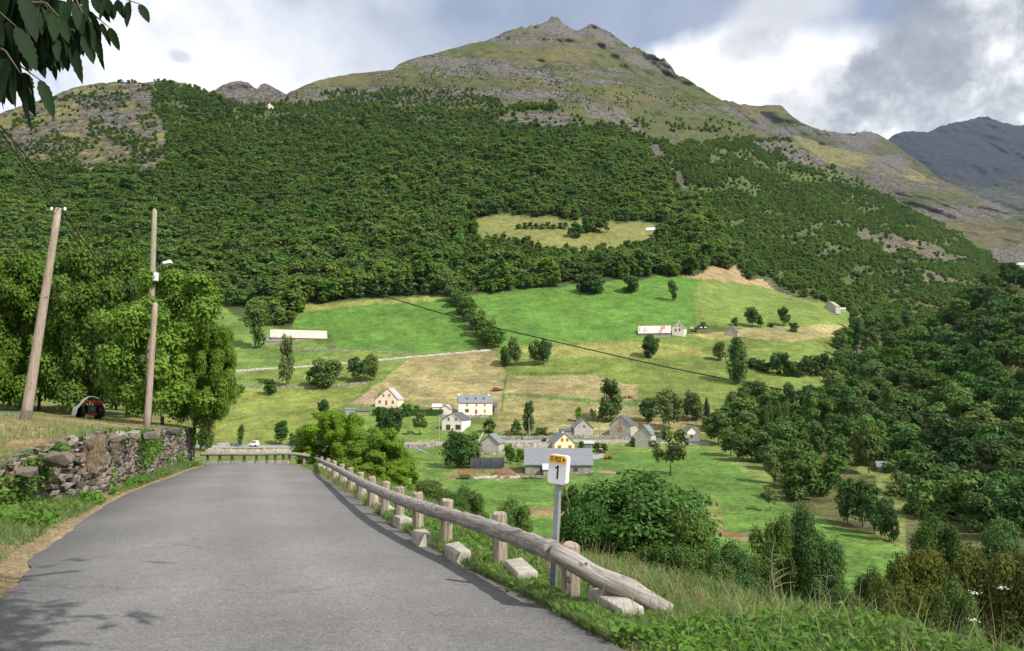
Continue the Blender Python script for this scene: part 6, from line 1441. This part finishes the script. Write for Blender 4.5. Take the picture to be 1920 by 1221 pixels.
# clipped hedge
def clipped_hedge(x0, x1, yb, h, label):
    a, b_ = G(x0, yb), G(x1, yb); s_ = mpp(a[1]); d = (b_-a); n = 5200; r_ = np.random.default_rng(9)
    L = d.length; ex = d.normalized(); ey = Vector((-ex.y, ex.x, 0)).normalized()
    u = r_.random(n)*L; v = r_.random(n)*1.6; z = r_.random(n)*h*s_; f = r_.integers(0, 3, n)
    v = np.where(f == 0, 0, v); z = np.where(f == 1, h*s_, z); 
    C = np.array(a)[None] + u[:, None]*np.array(ex) + v[:, None]*np.array(ey) + z[:, None]*np.array((0, 0, 1)) + r_.normal(size=(n, 3))*.10
    Nn = np.where((f == 1)[:, None], np.array((0, 0, 1.0)), -np.array(ey)) + r_.normal(size=(n, 3))*.4; Nn /= np.linalg.norm(Nn, axis=1, keepdims=True)
    V, Fa = leaf_cards(C, Nn, .32, r_); me = npmesh('hedge', V, Fa); tag(obj('hedge', me, L_DARK), label, 'hedge')
clipped_hedge(697, 830, 780, 11, 'dark clipped hedge below the peach gable house')
# woods by the river and on the right flank: every crown that can be told apart stands by itself
def in_any(px, py, polys): return any(inpoly(np.array([px]), np.array([py]), q)[0] for q in polys)
RIVER = [(1330, 812), (1345, 790), (1370, 772), (1400, 735), (1430, 770), (1470, 765), (1555, 752), (1572, 700), (1590, 625), (1640, 600), (1690, 610), (1720, 640), (1690, 700), (1690, 800), (1690, 870), (1610, 885), (1560, 880), (1500, 935), (1445, 905), (1400, 870), (1350, 845)]
def wood(poly, n, size, ground, label, group, leaves, keys, seed, mind):
    r_ = random.Random(seed); xs_ = [q[0] for q in poly]; ys_ = [q[1] for q in poly]; pts = []
    tries = 0
    while len(pts) < n and tries < 6000:
        tries += 1; x, y = r_.uniform(min(xs_), max(xs_)), r_.uniform(min(ys_), max(ys_))
        if not in_any(x, y, [poly]): continue
        k = mind*(.55 + .6*(y-560)/450)
        if any(math.hypot((x-a)/1.0, (y-b_)/.62) < k for a, b_ in pts): continue
        pts.append((x, y))
    for x, y in sorted(pts, key=lambda q: q[1]):
        s_ = size*(.62 + .55*(y-560)/450)*r_.uniform(.8, 1.25); key = r_.choice(keys); lm = r_.choice(leaves)
        tone_ = {'broad_leaves': 'mid-green', 'dark_leaves': 'dark', 'olive_leaves': 'pale olive'}[lm.name]; shp = {'r': 'round-crowned', 'w': 'broad', 't': 'slim'}[key[0]]; size_ = 'large' if s_ > size*.95 else 'small' if s_ < size*.72 else 'mid-sized'
        fy = (y-min(ys_))/(max(ys_)-min(ys_)); fx = (x-min(xs_))/(max(xs_)-min(xs_)); zone_ = ('high', 'midway', 'low')[min(2, int(fy*3))] + ' on the ' + ('left', 'middle', 'right')[min(2, int(fx*3))]
        T(x, y, s_*(.7 if key.startswith('tall') else 1), s_*r_.uniform(1.0, 1.35)*(1.25 if key.startswith('tall') else 1), key, lm, f'{size_} {tone_} {shp} tree {zone_} of the {label}', group, ground=ground)
    return len(pts)
nr = wood(RIVER, 110, 46, G, 'river ravine wood', 'river wood trees', [L_BROAD, L_BROAD, L_DARK, L_OLIVE], ['round0', 'round1', 'round2', 'wide0', 'wide1', 'wide2', 'tall0'], 4, 24)
FLANKP = [(1688, 905), (1697, 730), (1725, 660), (1750, 620), (1800, 580), (1860, 548), (1935, 520), (1960, 640), (1960, 1010), (1800, 1010), (1690, 1000)]
nf = wood(FLANKP, 120, 60, GF, 'right-hand flank wood', 'right flank wood trees', [L_DARK, L_DARK, L_BROAD, L_BROAD, L_OLIVE], ['round0', 'round1', 'round3', 'wide0', 'wide1', 'wide2'], 8, 29)
print('river', nr, 'flank', nf)
for i, px in enumerate((1437, 1462, 1476, 1446)):
    T(px, 818 - 3*(i % 2), 12, 58 + 4*i % 9, 'poplar0', L_OLIVE, f'narrow pale poplar rising out of the river wood, {ordinal((0, 2, 3, 1)[i])} from the left', 'pale poplars in the river wood')
for i, (px, py, w, h) in enumerate([(1590, 982, 44, 84), (1618, 990, 42, 90), (1640, 1000, 40, 92), (1660, 1012, 34, 78), (1676, 1016, 24, 60)]):
    T(px, py, w, h, ['tall1', 'round0', 'tall0', 'wide1', 'bush0'][i], L_DARK, f'dark tree in the row along the lower field edge, {ordinal(i)} from the left', 'row along the lower field')
T(1502, 938, 70, 84, 'wide2', L_BROAD, 'large tree at the upper right corner of the bright field')
T(1550, 930, 66, 90, 'wide0', L_BROAD, 'large tree behind the dark row at the lower field edge')
T(1444, 958, 34, 44, 'open1', L_OLIVE, 'small leaning tree with bare stem at the field edge')
T(1628, 888, 56, 96, 'round1', L_OLIVE, 'tall pale ash beside the river hut')
T(1695, 880, 44, 70, 'wide1', L_DARK, 'dark tree right of the river hut')
# trees on the near slope (their feet lie hidden behind the verge): distance ahead, crown top and width in pixels
def S(px, top, w, D, key, lm, label, group=None, name='tree', cat='tree'):
    q = P(px, top, D); zg = float(slope_z(q.x, q.y)); gz_ = zg
    return tree(key, (q.x, q.y, gz_ - .2), w*mpp(D), max(.6, q.z - gz_ + .2), lm, label, group, name, cat)
S(1205, 882, 262, 66, 'near0', L_DARK, 'huge dark round-topped tree filling the slope right of the road sign')
S(1100, 935, 120, 64, 'near1', L_DARK, 'dark tree merging with the left side of the huge round-topped one')
S(1290, 940, 120, 62, 'near2', L_BROAD, 'tree merging with the right side of the huge round-topped one')
S(1150, 1030, 90, 46, 'near2', L_OLIVE, 'dull green bush below the huge round-topped tree', name='bush', cat='bush')
S(1240, 1010, 110, 50, 'near1', L_BROAD, 'leafy bush in front of the huge round-topped tree', name='bush', cat='bush')
S(1070, 905, 60, 70, 'open0', L_OLIVE, 'wispy half-bare young tree behind the sign post')
S(962, 930, 72, 62, 'near0', L_BROAD, 'rounded bush tree between the rail and the bright field')
S(905, 958, 50, 52, 'near1', L_OLIVE, 'olive bush left of the rounded bush tree', name='bush', cat='bush')
S(1010, 1000, 60, 46, 'near2', L_OLIVE, 'low olive bush under the rounded bush tree', name='bush', cat='bush')
S(880, 908, 62, 58, 'near2', L_BROAD, 'dark green bush behind the rail, right of the yellow-green saplings', name='bush', cat='bush')
S(810, 896, 90, 50, 'near1', L_OLIVE, 'brownish green bush behind the middle of the rail', name='bush', cat='bush')
S(848, 925, 60, 46, 'near0', L_DARK, 'dark bush low behind the middle of the rail', name='bush', cat='bush')
S(1372, 1012, 90, 56, 'near0', L_DARK, 'dark tree right of the huge round-topped one')
S(1340, 1050, 80, 44, 'near2', L_OLIVE, 'leafy bush at the verge crest, middle of the frame right half', name='bush', cat='bush')
S(1420, 1030, 70, 58, 'near1', L_BROAD, 'bush tree left of the bare dead snag')
S(1445, 955, 76, 74, 'near2', L_BROAD, 'round tree rising behind the bare dead snag')
S(1498, 940, 96, 78, 'near0', L_DARK, 'dark tall tree behind the two dead snags')
S(1540, 985, 86, 72, 'near1', L_DARK, 'dark broad tree right of the bare dead snag')
S(1585, 1090, 80, 50, 'near2', L_OLIVE, 'low scrub right of the dead snags', name='bush', cat='bush')
S(1635, 1060, 70, 55, 'near0', L_BROAD, 'green bush left of the yellowing tree', name='bush', cat='bush')
S(1715, 1012, 120, 56, 'near1', L_AUT, 'yellowing tree with orange tips at the verge')
S(1680, 1075, 90, 46, 'near2', L_AUT, 'yellowing bush below the yellowing tree', name='bush', cat='bush')
S(1790, 1080, 80, 48, 'near0', L_OLIVE, 'olive bush between the two yellowing trees', name='bush', cat='bush')
S(1845, 1018, 120, 56, 'near2', L_AUT, 'second yellowing tree, nearer the right edge')
S(1925, 1010, 120, 52, 'near1', L_AUT, 'brown-green tree cut by the right edge of the frame')
S(1750, 960, 90, 100, 'near0', L_DARK, 'dark tree behind the yellowing trees, left of two')
S(1880, 960, 110, 90, 'near1', L_DARK, 'dark tree behind the yellowing trees, right of two')
# saplings just outside the rail
for i, (px, top, w, D, key, lm, lab) in enumerate([
    (612, 768, 110, 46, 'ash0', L_YEL, 'tall yellow-green ash sapling clump at the bend of the rail'),
    (578, 790, 60, 50, 'near1', L_BROAD, 'greyish bush left of the ash clump at the rail bend'),
    (700, 800, 120, 37, 'ash1', L_YEL, 'bright yellow-green sapling behind the rail, in front of the ash clump'),
    (660, 830, 70, 38, 'sapling0', L_YEL, 'small bright shrub pressed against the rail'),
    (760, 868, 60, 33, 'sapling1', L_YEL, 'loose yellow-green shrub at the right of the bright leafy shrub'),
    (650, 770, 80, 45, 'ash1', L_YEL, 'tall bright sapling right behind the ash clump'),
    (735, 820, 80, 38, 'ash0', L_YEL, 'bushy bright sapling overtopping the leafy shrub'),
    (745, 850, 70, 35, 'sapling0', L_YEL, 'bright leafy shrub right of the yellow-green sapling'),
    (690, 868, 70, 33, 'sapling1', L_YEL, 'thin shrub low behind the rail posts'),
    (640, 800, 50, 48, 'near2', L_BROAD, 'darker bush between the ash clump and the yellow-green sapling')]):
    S(px, top, w, D, key, lm, lab, name='sapling' if 'sapling' in lab else 'bush', cat='sapling' if 'sapling' in lab else 'bush')
# trees on the bank, left
def B(px, top, w, D, key, lm, label, group=None):
    q = P(px, top, D); zg = float(bank_z(q.x, q.y)); return tree(key, (q.x, q.y, zg), w*mpp(D), q.z - zg, lm, label, group)
B(318, 500, 215, 40, 'ash0', L_ASH2, 'large leafy ash at the end of the stone wall')
B(400, 600, 90, 40.5, 'ash1', L_ASH2, 'leafy ash overhanging the end of the stone wall')
B(372, 640, 120, 43, 'ash1', L_ASH2, 'leafy ash filling the gap right of the middle pole')
B(195, 455, 190, 50, 'ash1', L_ASH, 'leafy tree behind the covered tractor')
B(90, 475, 180, 51, 'ash0', L_ASH, 'leafy tree behind the leaning pole')
B(-10, 468, 170, 49, 'ash1', L_ASH, 'leafy tree at the left edge of the frame')
B(250, 520, 120, 49, 'ash0', L_BROAD, 'darker tree between the covered tractor and the large ash')
B(140, 560, 150, 58, 'near0', L_DARK, 'dark tree deep behind the leafy row')
B(30, 560, 160, 58, 'near1', L_DARK, 'dark tree deep behind the leaning pole')
B(225, 600, 120, 60, 'near2', L_DARK, 'dark tree low behind the middle pole')
# dead snags
def snag(px, D, top, base, label, seed):
    r_ = random.Random(seed); a, b_ = P(px, base, D), P(px+4, top, D); zg = float(slope_z(a.x, a.y)); a.z = min(a.z, zg - .1); m_ = MB()
    k = 7; pts = [a.lerp(b_, i/k) + Vector((r_.uniform(-.12, .12), 0, 0)) for i in range(k+1)]; m_.tube(pts, [.09*(1-.85*i/k) for i in range(k+1)], 6)
    t_ = empty('dead_tree', a); tag(t_, label, 'dead tree')
    o = m_.build('trunk', M_DEAD, t_); o.location = -a
    H = (b_-a).length
    for i in range(9):
        f = r_.uniform(.25, .95); p = a.lerp(b_, f); sg = r_.choice((-1, 1)); L = H*(.30*(1-f) + .06)*r_.uniform(.7, 1.3)
        e = p + Vector((sg*L, r_.uniform(-.3, .3)*L, L*r_.uniform(-.3, .9))); mid = p.lerp(e, .5) + Vector((0, 0, .08*L))
        o = MB().tube([p, mid, e], [.022, .013, .004], 4).build('branch', M_DEAD, t_); o.location = -a
snag(1447, 42, 1008, 1150, 'bare grey dead tree at the verge crest', 3); snag(1549, 44, 1065, 1150, 'shorter bare dead tree right of the taller one', 5)

# ---------------------------------------------------------------- the air
m = bpy.data.materials.new('haze'); m.use_nodes = True; t = NT(m.node_tree); t.n.clear(); out = t.add('ShaderNodeOutputMaterial'); v = t.add('ShaderNodeVolumePrincipled')
v.inputs['Color'].default_value = (.58, .75, 1.0, 1); v.inputs['Density'].default_value = 1.5e-5; v.inputs['Anisotropy'].default_value = .2; t.l.new(v.outputs[0], out.inputs['Volume'])
o = MB().box(-9500, 9500, -3200, 12500, -36, 3300).build('haze', m); tag(o, 'thin blue mountain haze filling the valley', kind='stuff')
